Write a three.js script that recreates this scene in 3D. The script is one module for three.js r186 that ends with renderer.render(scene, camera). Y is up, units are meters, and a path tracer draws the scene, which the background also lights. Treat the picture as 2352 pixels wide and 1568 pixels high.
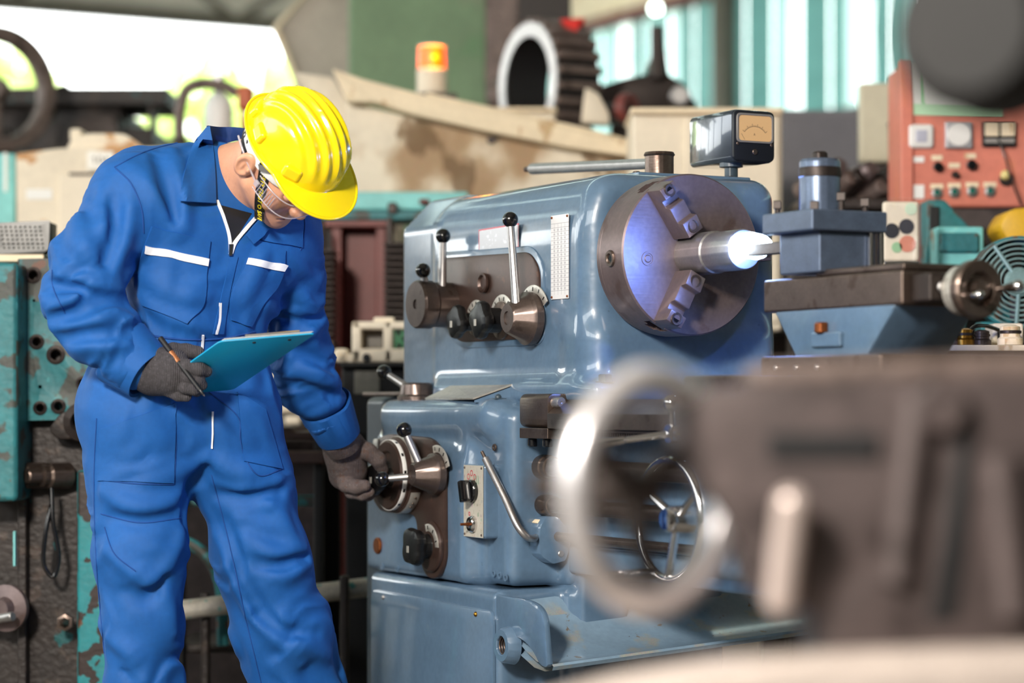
import * as THREE from 'three';
import { RoundedBoxGeometry } from 'three/addons/geometries/RoundedBoxGeometry.js';
import { RectAreaLightUniformsLib } from 'three/addons/lights/RectAreaLightUniformsLib.js';
import { mergeGeometries, mergeVertices, toCreasedNormals } from 'three/addons/utils/BufferGeometryUtils.js';
import { createNoise3D } from 'simplex-noise';
import * as CSG from 'three-bvh-csg';

// ───────── camera, sky, key lamp, exposure ─────────
const scene = new THREE.Scene();
const FPX = 5500, HORIZON = 924, EYE = 0.93;                 // focal length in pixels of a 2352 x 1568 frame, horizon row, eye height
const camera = new THREE.PerspectiveCamera(2 * Math.atan(784 / FPX) * 180 / Math.PI, 1.5, 0.05, 200);
camera.position.set(0, EYE, 0);
camera.lookAt(0, EYE, -1);
camera.setViewOffset(2352, 1568, 0, -(HORIZON - 784), 2352, 1568);
camera.focus = 5.42;
camera.userData.fStop = 1.6;
camera.updateProjectionMatrix();
const renderer = new THREE.WebGLRenderer({ antialias: true });
renderer.toneMapping = THREE.LinearToneMapping;
renderer.toneMappingExposure = 1.1;
renderer.shadowMap.enabled = true;
scene.background = new THREE.Color().setRGB(6.2, 6.4, 6.3);      // bright hazy daylight outside the shed
RectAreaLightUniformsLib.init();
const KEY = { at: [-1.55, 2.75, -0.7], to: [0.1, 1.05, -5.6], size: 0.55, power: 330 };   // photographer's soft box left of the camera

// ───────── helpers ─────────
const V = (x, y, z) => new THREE.Vector3(x, y, z);
const W = (px, py, d) => V((px - 1176) * d / FPX, EYE + (HORIZON - py) * d / FPX, -d);   // a point of the place from a sighting and its distance
let seedState = 12345;
const rnd = () => { seedState = (seedState * 1664525 + 1013904223) >>> 0; return seedState / 4294967296; };
const noiseA = createNoise3D(() => rnd()), noiseB = createNoise3D(() => rnd());
const fbm = (x, y, z, o = 4) => { let s = 0, a = 0.5; for (let i = 0; i < o; i++) { s += a * noiseA(x, y, z); x *= 2.03; y *= 2.03; z *= 2.03; a *= 0.5; } return s; };
const clamp = (x, a = 0, b = 1) => Math.min(b, Math.max(a, x));
const sstep = (a, b, x) => { const t = clamp((x - a) / (b - a)); return t * t * (3 - 2 * t); };
const hex = (h) => [(h >> 16 & 255), (h >> 8 & 255), h & 255];

function dataTex(n, f, srgb = true) {                       // f(u, v) -> [r, g, b] 0..255; u, v run round a torus, so that it tiles
  const data = new Uint8Array(n * n * 4);
  for (let j = 0; j < n; j++) for (let i = 0; i < n; i++) {
    const c = f(i / n, j / n), k = (j * n + i) * 4;
    data[k] = clamp(c[0], 0, 255); data[k + 1] = clamp(c[1], 0, 255); data[k + 2] = clamp(c[2], 0, 255); data[k + 3] = 255;
  }
  const t = new THREE.DataTexture(data, n, n);
  t.wrapS = t.wrapT = THREE.RepeatWrapping; t.magFilter = THREE.LinearFilter; t.minFilter = THREE.LinearMipmapLinearFilter; t.generateMipmaps = true;
  if (srgb) t.colorSpace = THREE.SRGBColorSpace;
  t.needsUpdate = true;
  return t;
}
const PERM = new Uint8Array(512); { const q = [...Array(256).keys()]; for (let i = 255; i > 0; i--) { const j = Math.floor(rnd() * (i + 1)); [q[i], q[j]] = [q[j], q[i]]; } for (let i = 0; i < 512; i++) PERM[i] = q[i & 255]; }
function perlin(x, y, px, py, s) {                            // gradient noise that repeats every px, py cells
  const xi = Math.floor(x), yi = Math.floor(y), fx = x - xi, fy = y - yi, u = fx * fx * fx * (fx * (fx * 6 - 15) + 10), v = fy * fy * fy * (fy * (fy * 6 - 15) + 10);
  const g = (i, j, dx, dy) => { const h = PERM[PERM[((xi + i) % px + px) % px + s & 255] + ((yi + j) % py + py) % py & 255] * 0.02454; return Math.cos(h) * dx + Math.sin(h) * dy; };
  const a = g(0, 0, fx, fy), b = g(1, 0, fx - 1, fy), c = g(0, 1, fx, fy - 1), d = g(1, 1, fx - 1, fy - 1);
  return 1.4 * (a + u * (b - a) + v * (c - a) + u * v * (a - b - c + d));
}
function tileNoise(seed, fx, fy = fx, o = 4) {                // tiling fractal noise
  return (u, v) => { let s = 0, a = 0.5, x = fx, y = fy; for (let i = 0; i < o; i++) { s += a * perlin(u * x, v * y, x, y, seed * 31 + i * 17 & 255); x *= 2; y *= 2; a *= 0.5; } return s; };
}
const mix3 = (a, b, t) => [a[0] + (b[0] - a[0]) * t, a[1] + (b[1] - a[1]) * t, a[2] + (b[2] - a[2]) * t];
// layered wear: base colour with grain, then patches of other colours that have outlines of their own
function wearTex(n, base, grain, layers = [], fine = 40) {
  const g1 = tileNoise(layers.length + base % 17, 6), g2 = tileNoise(3 + base % 11, fine, fine, 2);
  const ls = layers.map((l, i) => ({ ...l, c: hex(l.color), f: tileNoise(11 + i * 5 + base % 7, l.scale, l.scaleY ?? l.scale, 5) }));
  return dataTex(n, (u, v) => {
    const k = 1 + grain * (g1(u, v) + 0.7 * g2(u, v));
    let c = hex(base).map((x) => x * k);
    for (const l of ls) { const t = sstep(l.at, l.at + (l.soft ?? 0.06), l.f(u, v)) * (l.mix ?? 1); c = mix3(c, l.c.map((x) => x * (0.85 + 0.3 * rnd())), t); }
    return c;
  });
}
const bumpTex = (seed, fx, fy = fx, o = 4, n = 256) => { const f = tileNoise(seed, fx, fy, o); return dataTex(n, (u, v) => { const x = 128 + 150 * f(u, v); return [x, x, x]; }, false); };
function mat(o) {                                            // tile = metres of one texture repeat
  const { tile = 1, phys, ...p } = o;
  const m = (phys || p.clearcoat || p.transmission || p.sheen || p.anisotropy) ? new THREE.MeshPhysicalMaterial(p) : new THREE.MeshStandardMaterial(p);
  m.userData.tile = tile;
  return m;
}
const prep = (g) => { const q = g.index ? g.toNonIndexed() : g; for (const k of Object.keys(q.attributes)) if (!['position', 'normal', 'uv', 'color'].includes(k)) q.deleteAttribute(k); return q; };
function boxUV(g, tile) {                                    // uv in metres across the plane each face looks along
  const p = g.attributes.position, n = p.count, uv = new Float32Array(n * 2), a = V(), b = V(), c = V(), e = V(), f = V();
  for (let i = 0; i < n; i += 3) {
    a.fromBufferAttribute(p, i); b.fromBufferAttribute(p, i + 1); c.fromBufferAttribute(p, i + 2);
    e.subVectors(b, a).cross(f.subVectors(c, a));
    const x = Math.abs(e.x), y = Math.abs(e.y), z = Math.abs(e.z);
    [a, b, c].forEach((q, k) => {
      const [u, v] = x > y && x > z ? [q.z, q.y] : y > z ? [q.x, q.z] : [q.x, q.y];
      uv[(i + k) * 2] = u / tile; uv[(i + k) * 2 + 1] = v / tile;
    });
  }
  g.setAttribute('uv', new THREE.BufferAttribute(uv, 2));
}
function mesh(name, geos, material, parent, keepUV) {
  const list = (Array.isArray(geos) ? geos : [geos]).map(prep);
  if (!keepUV) list.forEach((g) => boxUV(g, material.userData.tile || 1));
  const g = list.length > 1 ? mergeGeometries(list) : list[0];
  const m = new THREE.Mesh(g, material);
  m.name = name; m.castShadow = m.receiveShadow = true;
  if (parent) parent.add(m);
  return m;
}
const taken = {};
const numbered = (name) => { const n = taken[name] = (taken[name] ?? -1) + 1; return n ? `${name}_${String(n).padStart(3, '0')}` : name; };
function thing(name, label, category, at = [0, 0, 0], turn = 0, group) {
  const o = new THREE.Group();
  o.name = numbered(name); o.position.set(...at); o.rotation.y = turn; o.userData = { label, category };
  if (group) o.userData.group = group;
  scene.add(o);
  return o;
}
function single(name, geos, material, label, category, group, keepUV) {  // a thing that is one mesh
  const m = mesh(numbered(name), geos, material, scene, keepUV);
  m.userData = { label, category }; if (group) m.userData.group = group;
  return m;
}
function struct(name, geos, material, label, category, parent = scene) {
  const m = mesh(name, geos, material, parent); m.userData = { kind: 'structure', label, category }; return m;
}
const mv = (g, x, y, z) => g.translate(x, y, z);
const box = (w, h, d, x = 0, y = 0, z = 0, r = 0.004) => {
  const k = Math.min(r, w / 2.2, h / 2.2, d / 2.2);
  return (k > 0 ? new RoundedBoxGeometry(w, h, d, 2, k) : new THREE.BoxGeometry(w, h, d)).translate(x, y, z);
};
const span = (x0, x1, y0, y1, z0, z1, r = 0.004) => box(x1 - x0, y1 - y0, z1 - z0, (x0 + x1) / 2, (y0 + y1) / 2, (z0 + z1) / 2, r);
// a turned solid: profile [[r, t], ...] spun about an axis through pos
function turned(profile, axis = 'y', pos = [0, 0, 0], seg = 40) {
  const g = toCreasedNormals(new THREE.LatheGeometry(profile.map(([r, t]) => new THREE.Vector2(Math.max(r, 1e-5), t)), seg), 0.6);
  if (axis === 'x') g.rotateZ(-Math.PI / 2); else if (axis === 'z') g.rotateX(Math.PI / 2);
  return g.translate(...pos);
}
const disc = (r, t0, t1, c = 0.003) => [[0, t0], [r - c, t0], [r, t0 + c], [r, t1 - c], [r - c, t1], [0, t1]];
function rod(a, b, r0, r1 = r0, seg = 20) {
  a = a.isVector3 ? a : V(...a); b = b.isVector3 ? b : V(...b);
  const d = b.clone().sub(a), L = d.length(), c = Math.min(r0, r1) * 0.15;
  const g = turned([[0, 0], [r0 - c, 0], [r0, c], [r1, L - c], [r1 - c, L], [0, L]], 'y', [0, 0, 0], seg);
  g.applyQuaternion(new THREE.Quaternion().setFromUnitVectors(V(0, 1, 0), d.normalize()));
  return g.translate(a.x, a.y, a.z);
}
const ball = (p, r, seg = 28) => { const q = p.isVector3 ? p : V(...p); return new THREE.SphereGeometry(r, seg, Math.round(seg * 0.7)).translate(q.x, q.y, q.z); };
const tube = (pts, r, n = 40, seg = 12, closed = false) => new THREE.TubeGeometry(new THREE.CatmullRomCurve3(pts.map((p) => (p.isVector3 ? p : V(...p))), closed, 'centripetal'), n, r, seg, closed);
function poly(pts, holes = []) {
  const s = new THREE.Shape(pts.map((p) => new THREE.Vector2(...p)));
  for (const h of holes) { const q = new THREE.Path(); q.absarc(h[0], h[1], h[2], 0, 2 * Math.PI, true); s.holes.push(q); }
  return s;
}
function roundPoly(pts, r) {                                  // polygon with rounded corners
  const s = new THREE.Shape(), n = pts.length;
  for (let i = 0; i < n; i++) {
    const p = new THREE.Vector2(...pts[i]), a = new THREE.Vector2(...pts[(i + n - 1) % n]).sub(p), b = new THREE.Vector2(...pts[(i + 1) % n]).sub(p);
    const k = Math.min(r, a.length() * 0.45, b.length() * 0.45), q0 = p.clone().add(a.setLength(k)), q1 = p.clone().add(b.setLength(k));
    if (i) s.lineTo(q0.x, q0.y); else s.moveTo(q0.x, q0.y);
    s.quadraticCurveTo(p.x, p.y, q1.x, q1.y);
  }
  s.closePath();
  return s;
}
// shape drawn in (x, y), pushed along z from z0 to z1
function ext(shape, z0, z1, bev = 0.003, seg = 10) {
  const t = z1 - z0, b = Math.min(bev, t * 0.45);
  const g = new THREE.ExtrudeGeometry(shape, { depth: t - 2 * b, bevelEnabled: b > 0, bevelSize: b, bevelOffset: -b, bevelThickness: b, bevelSegments: 2, curveSegments: seg });
  return toCreasedNormals(g.translate(0, 0, z0 + b), 0.5);
}
const alongX = (g) => g.rotateY(Math.PI / 2);                 // shape drawn in (-z, y), pushed along x
// surface of a distance field on a grid
function nets(sdf, lo, hi, h, polish = 1) {
  const n = [0, 1, 2].map((k) => Math.ceil((hi[k] - lo[k]) / h) + 1), [nx, ny, nz] = n, val = new Float32Array(nx * ny * nz);
  for (let k = 0, q = 0; k < nz; k++) for (let j = 0; j < ny; j++) for (let i = 0; i < nx; i++, q++) val[q] = sdf(lo[0] + i * h, lo[1] + j * h, lo[2] + k * h);
  const id = new Int32Array(nx * ny * nz).fill(-1), pos = [], nor = [], idx = [], st = [1, nx, nx * ny];
  const corner = []; for (let c = 0; c < 8; c++) corner.push([c & 1, c >> 1 & 1, c >> 2 & 1]);
  const edges = []; for (let a = 0; a < 8; a++) for (let k = 0; k < 3; k++) if (!(a >> k & 1)) edges.push([a, a | 1 << k]);
  for (let k = 0; k < nz - 1; k++) for (let j = 0; j < ny - 1; j++) for (let i = 0; i < nx - 1; i++) {
    const q = i + j * nx + k * nx * ny; let m = 0;
    const v = corner.map((c, s) => { const x = val[q + c[0] * st[0] + c[1] * st[1] + c[2] * st[2]]; if (x < 0) m |= 1 << s; return x; });
    if (m === 0 || m === 255) continue;
    let x = 0, y = 0, z = 0, e = 0;
    for (const [a, b] of edges) if ((v[a] < 0) !== (v[b] < 0)) {
      const t = v[a] / (v[a] - v[b]), A = corner[a], B = corner[b];
      x += A[0] + (B[0] - A[0]) * t; y += A[1] + (B[1] - A[1]) * t; z += A[2] + (B[2] - A[2]) * t; e++;
    }
    let p = [lo[0] + (i + x / e) * h, lo[1] + (j + y / e) * h, lo[2] + (k + z / e) * h], g;
    const s = h * 0.35;
    for (let r = 0; r <= polish; r++) {
      g = [sdf(p[0] + s, p[1], p[2]) - sdf(p[0] - s, p[1], p[2]), sdf(p[0], p[1] + s, p[2]) - sdf(p[0], p[1] - s, p[2]), sdf(p[0], p[1], p[2] + s) - sdf(p[0], p[1], p[2] - s)];
      const L = Math.hypot(...g) || 1; g = g.map((w) => w / L);
      if (r < polish) { const d = clamp(sdf(...p) / Math.max(L / (2 * s), 0.3), -h, h); p = p.map((w, a) => w - g[a] * d); }
    }
    id[q] = pos.length / 3; pos.push(...p); nor.push(...g);
  }
  for (let k = 1; k < nz - 1; k++) for (let j = 1; j < ny - 1; j++) for (let i = 1; i < nx - 1; i++) {
    const q = i + j * nx + k * nx * ny;
    for (let a = 0; a < 3; a++) {
      const r = q + st[a]; if ((val[q] < 0) === (val[r] < 0)) continue;
      const u = st[(a + 1) % 3], w = st[(a + 2) % 3], f = [id[q - u - w], id[q - w], id[q], id[q - u]];
      if (f.some((x) => x < 0)) continue;
      if (val[q] < 0) idx.push(f[0], f[1], f[2], f[0], f[2], f[3]); else idx.push(f[0], f[2], f[1], f[0], f[3], f[2]);
    }
  }
  const g = new THREE.BufferGeometry();
  g.setAttribute('position', new THREE.Float32BufferAttribute(pos, 3)); g.setAttribute('normal', new THREE.Float32BufferAttribute(nor, 3)); g.setIndex(idx);
  return g;
}
const smin = (a, b, k) => { const h = Math.max(k - Math.abs(a - b), 0) / k; return Math.min(a, b) - h * h * k * 0.25; };
const smax = (a, b, k) => -smin(-a, -b, k);
const rbox = (x, y, z, b, r) => {                            // rounded box field, b = [x0, x1, y0, y1, z0, z1]
  const qx = Math.abs(x - (b[0] + b[1]) / 2) - (b[1] - b[0]) / 2 + r, qy = Math.abs(y - (b[2] + b[3]) / 2) - (b[3] - b[2]) / 2 + r, qz = Math.abs(z - (b[4] + b[5]) / 2) - (b[5] - b[4]) / 2 + r;
  return Math.hypot(Math.max(qx, 0), Math.max(qy, 0), Math.max(qz, 0)) + Math.min(Math.max(qx, qy, qz), 0) - r;
};
function cone3(a, b, ra, rb) {                               // tapered capsule field
  const ba = b.clone().sub(a), l2 = ba.lengthSq();
  return (x, y, z) => {
    const px = x - a.x, py = y - a.y, pz = z - a.z, t = clamp((px * ba.x + py * ba.y + pz * ba.z) / l2);
    return Math.hypot(px - ba.x * t, py - ba.y * t, pz - ba.z * t) - (ra + (rb - ra) * t);
  };
}

// ───────── materials ─────────
const peel = bumpTex(4, 13, 13, 4), cast = bumpTex(5, 40, 40, 4), scratch = bumpTex(6, 6, 90, 3), weave = dataTex(128, (u, v) => { const x = 128 + 60 * Math.sin(2 * Math.PI * 24 * (u + v)) + 20 * Math.sin(2 * Math.PI * 24 * u); return [x, x, x]; }, false);
const knit = dataTex(128, (u, v) => { const x = 128 + 70 * Math.sin(2 * Math.PI * 16 * u) + 50 * Math.abs(Math.sin(2 * Math.PI * 16 * v + (Math.sin(2 * Math.PI * 16 * u) > 0 ? 1 : 0))); return [x, x, x]; }, false);
const M = {
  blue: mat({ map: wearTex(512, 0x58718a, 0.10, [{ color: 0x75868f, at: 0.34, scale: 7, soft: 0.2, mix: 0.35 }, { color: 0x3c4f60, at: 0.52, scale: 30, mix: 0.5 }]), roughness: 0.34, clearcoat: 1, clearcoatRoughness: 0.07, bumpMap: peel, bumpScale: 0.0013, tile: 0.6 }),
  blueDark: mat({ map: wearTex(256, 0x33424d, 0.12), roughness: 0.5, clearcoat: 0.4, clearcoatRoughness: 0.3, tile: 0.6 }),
  chuck: mat({ map: wearTex(512, 0x776867, 0.12, [{ color: 0x5a463e, at: 0.22, scale: 5, soft: 0.25, mix: 0.5 }, { color: 0x8a7a76, at: 0.3, scale: 9, soft: 0.2, mix: 0.4 }]), metalness: 0.6, roughness: 0.42, bumpMap: scratch, bumpScale: 0.0002, tile: 0.4 }),
  plate: mat({ map: wearTex(512, 0x46352f, 0.14, [{ color: 0x6b4a38, at: 0.3, scale: 9, soft: 0.12, mix: 0.5 }, { color: 0x2f2321, at: 0.25, scale: 6, soft: 0.2, mix: 0.6 }]), metalness: 0.4, roughness: 0.38, tile: 0.35 }),
  hub: mat({ map: wearTex(256, 0x6a5d58, 0.12, [{ color: 0x4a3d38, at: 0.2, scale: 5, soft: 0.2, mix: 0.5 }]), metalness: 0.8, roughness: 0.34, tile: 0.2 }),
  knob: mat({ color: 0x0a0a0c, roughness: 0.38 }),
  steel: mat({ map: wearTex(256, 0xb4b1b0, 0.10), metalness: 0.9, roughness: 0.36, tile: 0.2 }),
  steelBrown: mat({ map: wearTex(512, 0x6b5d55, 0.14, [{ color: 0x4b3b33, at: 0.2, scale: 6, soft: 0.2, mix: 0.6 }]), metalness: 0.85, roughness: 0.36, bumpMap: scratch, bumpScale: 0.0002, tile: 0.3 }),
  chrome: mat({ color: 0xd9d6d6, metalness: 1, roughness: 0.12 }),
  black: mat({ color: 0x0b0b0e, roughness: 0.22, clearcoat: 0.6, clearcoatRoughness: 0.1 }),
  blackMatt: mat({ map: wearTex(256, 0x141416, 0.2), roughness: 0.65, tile: 0.5 }),
  alu: mat({ map: wearTex(256, 0xc4c0b8, 0.10, [{ color: 0x8a8379, at: 0.25, scale: 9, soft: 0.15, mix: 0.5 }]), metalness: 0.6, roughness: 0.4, tile: 0.15 }),
  brass: mat({ color: 0xb58436, metalness: 1, roughness: 0.35 }),
  copper: mat({ map: wearTex(128, 0x7c4522, 0.2), metalness: 0.7, roughness: 0.45, tile: 0.05 }),
  cream: mat({ map: wearTex(512, 0xe6d9c3, 0.07, [{ color: 0xb7773c, at: 0.17, scale: 6, soft: 0.10, mix: 0.75 }, { color: 0x6b4427, at: 0.40, scale: 9, soft: 0.06 }]), roughness: 0.6, tile: 1.1 }),
  creamPlain: mat({ map: wearTex(256, 0xe9dcc6, 0.05), roughness: 0.55, tile: 0.8 }),
  teal: mat({ map: wearTex(512, 0x2d7479, 0.18, [{ color: 0x463d36, at: 0.05, scale: 6, soft: 0.10, mix: 0.85 }, { color: 0x6a3d29, at: 0.30, scale: 8, soft: 0.06, mix: 0.8 }, { color: 0x53a3a5, at: 0.33, scale: 11, soft: 0.1, mix: 0.6 }]), roughness: 0.55, tile: 0.7, bumpMap: cast, bumpScale: 0.0015 }),
  tealFlake: mat({ map: wearTex(512, 0x1e7f84, 0.14, [{ color: 0x2a1b16, at: 0.02, scale: 9, soft: 0.03 }, { color: 0x6b3418, at: 0.26, scale: 6, soft: 0.08, mix: 0.8 }]), roughness: 0.5, tile: 0.6, bumpMap: cast, bumpScale: 0.001 }),
  tealLight: mat({ map: wearTex(512, 0x7cc8c6, 0.10, [{ color: 0x8b6f58, at: 0.30, scale: 6, soft: 0.08, mix: 0.8 }, { color: 0x9fd3cf, at: 0.28, scale: 9, soft: 0.1, mix: 0.6 }]), roughness: 0.5, tile: 0.8 }),
  grime: mat({ map: wearTex(512, 0x2b2421, 0.25, [{ color: 0x4d4038, at: 0.2, scale: 8, soft: 0.15, mix: 0.7 }, { color: 0x0f5e63, at: 0.36, scale: 7, soft: 0.05, mix: 0.8 }]), metalness: 0.2, roughness: 0.5, tile: 0.6, bumpMap: cast, bumpScale: 0.002 }),
  darkSteel: mat({ map: wearTex(256, 0x38302d, 0.2), metalness: 0.55, roughness: 0.45, tile: 0.3 }),
  redBrown: mat({ map: wearTex(512, 0x6e2f29, 0.14, [{ color: 0x8c4a3d, at: 0.2, scale: 6, soft: 0.2, mix: 0.5 }]), roughness: 0.5, tile: 0.6 }),
  weathered: mat({ map: wearTex(1024, 0xe2d6c2, 0.08, [{ color: 0x94724f, at: 0.0, scale: 4, scaleY: 3, soft: 0.25, mix: 0.75 }, { color: 0x6a5238, at: 0.20, scale: 8, scaleY: 5, soft: 0.1, mix: 0.7 }, { color: 0x2f2a26, at: 0.44, scale: 9, soft: 0.04, mix: 0.9 }]), roughness: 0.75, tile: 1.6 }),
  bleached: mat({ map: wearTex(512, 0xefdcbd, 0.07, [{ color: 0xb08a5c, at: 0.26, scale: 10, scaleY: 4, soft: 0.1, mix: 0.6 }]), roughness: 0.7, tile: 0.8 }),
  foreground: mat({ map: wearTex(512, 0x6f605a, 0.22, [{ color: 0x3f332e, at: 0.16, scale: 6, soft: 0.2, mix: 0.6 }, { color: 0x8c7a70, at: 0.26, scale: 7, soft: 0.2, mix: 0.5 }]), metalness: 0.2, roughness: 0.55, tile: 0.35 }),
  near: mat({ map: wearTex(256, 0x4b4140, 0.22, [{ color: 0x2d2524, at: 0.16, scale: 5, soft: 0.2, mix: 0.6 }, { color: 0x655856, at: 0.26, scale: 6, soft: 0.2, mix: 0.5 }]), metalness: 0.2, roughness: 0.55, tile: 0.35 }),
  white: mat({ color: 0xf2f1ee, roughness: 0.5 }),
  paper: mat({ color: 0xf4f3ef, roughness: 0.9 }),
};
// ───────── the shed: its walls run along and across the lathe (s along the spindle, z towards the operator) ─────────
const LATHE_AT = [0.40, 0, -5.32], LATHE_TURN = -62 * Math.PI / 180;
const toShed = (o) => { o.position.set(...LATHE_AT); o.rotation.y = LATHE_TURN; return o; };
const shedPoint = (p) => { const dx = p.x - LATHE_AT[0], dz = p.z - LATHE_AT[2], S = Math.sin(28 * Math.PI / 180), C = Math.cos(28 * Math.PI / 180); return [dx * S + dz * C, p.y, -dx * C + dz * S]; };
M.concrete = mat({ map: wearTex(512, 0x6d675f, 0.16, [{ color: 0x3f3934, at: 0.2, scale: 6, soft: 0.15, mix: 0.6 }, { color: 0x2a2522, at: 0.36, scale: 9, soft: 0.06, mix: 0.8 }]), roughness: 0.8, tile: 2.5 });
M.roof = mat({ map: wearTex(256, 0xc3c0b6, 0.08), roughness: 0.7, tile: 2 });
M.beam = mat({ map: wearTex(256, 0x5f584d, 0.14), roughness: 0.6, tile: 1 });
M.wall = mat({ map: wearTex(512, 0x77736b, 0.12, [{ color: 0x5c574f, at: 0.2, scale: 5, soft: 0.2, mix: 0.6 }]), roughness: 0.85, tile: 3 });
M.sheet = [[0xe4f2ef, 0.3], [0x9cc9c4, 0.16], [0x6fa39d, 0.1], [0xc9e6e2, 0.22]].map(([c, tr]) => mat({ map: wearTex(256, c, 0.06, [{ color: 0x5d8f8a, at: 0.24, scale: 8, scaleY: 2, soft: 0.12, mix: 0.6 }]), transmission: tr, roughness: 0.8, thickness: 0, side: THREE.DoubleSide, tile: 1.2 }));
const S0 = -18, S1 = 9.5, Z0 = -7.6, Z1 = 10, ROOF = 5.25;
toShed(struct('floor', span(S0, S1, -0.3, 0, Z0, Z1, 0), M.concrete, 'grey stained concrete shop floor', 'floor'));
const ADDED_SKYLIGHTS = [[-13.6, -12.2], [-9.6, -8.2], [-5.6, -4.6]], roofBits = []; { let s = S0 - 0.3; for (const [a, b] of [...ADDED_SKYLIGHTS, [S1 + 0.3, 0]]) { roofBits.push(span(s, a, ROOF, ROOF + 0.15, Z0 - 0.3, Z1 + 0.3, 0)); s = b; } }
const roof = toShed(struct('ceiling', roofBits, M.roof, 'grey sheet roof on dark steel trusses', 'ceiling'));
M.addedSkylight = mat({ color: 0xe6efec, transmission: 0.7, roughness: 0.9, thickness: 0, side: THREE.DoubleSide });  // unseen roof strips added to brighten the background
for (const [a, b] of ADDED_SKYLIGHTS) mesh('added_skylight_sheet', span(a, b, ROOF + 0.02, ROOF + 0.024, Z0, Z1, 0), M.addedSkylight, roof);
for (let s = -16.5; s < 9; s += 4.5) {
  mesh('truss_chord', [span(s - 0.06, s + 0.06, 4.42, 4.56, Z0, Z1, 0.01)], M.beam, roof);
  for (let z = Z0; z < Z1 - 1; z += 2.2) mesh('truss_web', [rod([s, 4.5, z], [s, ROOF, z + 1.1], 0.045, 0.045, 8), rod([s, ROOF, z + 1.1], [s, 4.5, z + 2.2], 0.045, 0.045, 8)], M.beam, roof);
}
for (let z = Z0 + 1.4; z < Z1; z += 1.6) mesh('purlin', span(S0, S1, ROOF - 0.12, ROOF, z - 0.04, z + 0.04, 0.005), M.beam, roof);
// far end, open above a low wall
const wl = toShed(struct('wall_left', [span(S0 - 0.2, S0, 0, 3.0, Z0, 8.45, 0), span(S0 - 0.2, S0, 0, 2.5, 8.45, Z1, 0)], M.wall, 'low far end wall of the shed under the bright opening', 'wall'));
mesh('lintel', span(S0 - 0.15, S0 + 0.1, 4.72, ROOF, Z0, Z1, 0.01), M.roof, wl);
for (let z = Z0 + 0.1; z <= Z1; z += 4.4) mesh('post', span(S0 - 0.12, S0 + 0.12, 2.3, 4.8, z - 0.12, z + 0.12, 0.01), M.beam, wl);
// operator's side, open above a low wall
const wf = toShed(struct('wall_front', [span(S0, -9, 0, 2.5, Z1, Z1 + 0.2, 0), span(-9, S1, 0, 3.1, Z1, Z1 + 0.2, 0)], M.wall, 'low side wall of the shed on the operator side', 'wall'));
for (let s = S0 + 0.1; s <= S1; s += 4.5) mesh('post', span(s - 0.12, s + 0.12, 2.4, ROOF, Z1, Z1 + 0.2, 0.01), M.beam, wf);
toShed(struct('wall_right', span(S1, S1 + 0.2, 0, ROOF, Z0, Z1, 0), M.wall, 'closed end wall of the shed', 'wall'));
// rear wall: plaster below, translucent corrugated sheets, plaster above
const wb = toShed(struct('wall_back', [span(S0, S1, 0, 3.05, Z0 - 0.2, Z0, 0)], M.wall, 'rear shed wall with a band of translucent corrugated sheets', 'wall'));
mesh('upper_wall', span(S0, S1, 4.2, ROOF, Z0 - 0.2, Z0, 0), M.bleached, wb);
mesh('rail', [span(S0, S1, 3.02, 3.09, Z0 - 0.02, Z0 + 0.07, 0.01)], M.beam, wb);
mesh('rail', [span(S0, S1, 4.16, 4.26, Z0 - 0.02, Z0 + 0.09, 0.01)], M.redBrown, wb);
{
  const corr = (w, h) => {
    const n = 16, g = new THREE.PlaneGeometry(w, h, n, 1), p = g.attributes.position;
    for (let i = 0; i < p.count; i++) p.setZ(i, 0.018 * Math.cos((p.getX(i) / w) * 2 * Math.PI * 2));
    g.computeVertexNormals(); return g;
  };
  const base = corr(0.2, 1.2); let k = 0;
  for (let s = S0 + 0.45; s < S1; s += 0.19, k++) { const m = mesh('corrugated_sheet', base.clone(), M.sheet[[0, 1, 3, 0, 2, 3, 1, 0, 0, 2, 1, 3, 2][(k * 5 + (k >> 2)) % 13]], wb); m.position.set(s, 3.64, Z0 - 0.1 - 0.02 * (k % 2)); }
  for (let s = S0 + 2; s < S1; s += 4.5) mesh('post', span(s - 0.09, s + 0.09, 3.05, 4.2, Z0 - 0.03, Z0 + 0.1, 0.01), M.beam, wb);
}
// trees outside the far end
M.leaf = mat({ map: wearTex(128, 0xc3d587, 0.2), transmission: 0.3, roughness: 0.9, thickness: 0, side: THREE.DoubleSide, tile: 1 });
M.bark = mat({ color: 0x5a4a3a, roughness: 0.9 });
[[-21.5, -7.6, 3.9, 1.4, 'leftmost bright tree seen through the far opening'], [-22.5, -4.2, 4.0, 1.4, 'second bright tree through the far opening beside the hanging flywheel'], [-21.8, -0.8, 3.6, 1.4, 'bright low tree seen just behind the bent pipe'], [-23, 2.8, 4.6, 1.5, 'bright tree beyond the low wall far to the left']].forEach(([s, z, y, r, label], q) => {
  const t = thing('tree', label, 'tree', LATHE_AT, LATHE_TURN, 'trees outside the shed');
  mesh('trunk', rod([s, -0.2, z], [s + 0.1, y, z], 0.16, 0.09, 10), M.bark, t);
  const gs = [];
  for (let i = 0; i < 420; i++) {
    const u = rnd() * 2 - 1, a = rnd() * 6.283, k = Math.cbrt(rnd()) * r, w = Math.sqrt(1 - u * u);
    const g = new THREE.CircleGeometry(0.16 + 0.12 * rnd(), 5); g.scale(0.6, 1.3, 1); g.rotateX(rnd() * 3); g.rotateY(rnd() * 3);
    gs.push(g.translate(s + k * w * Math.cos(a), y + k * u * 0.8, z + k * w * Math.sin(a)));
  }
  mesh('foliage', gs, M.leaf, t).userData.kind = 'stuff';
});
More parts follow.
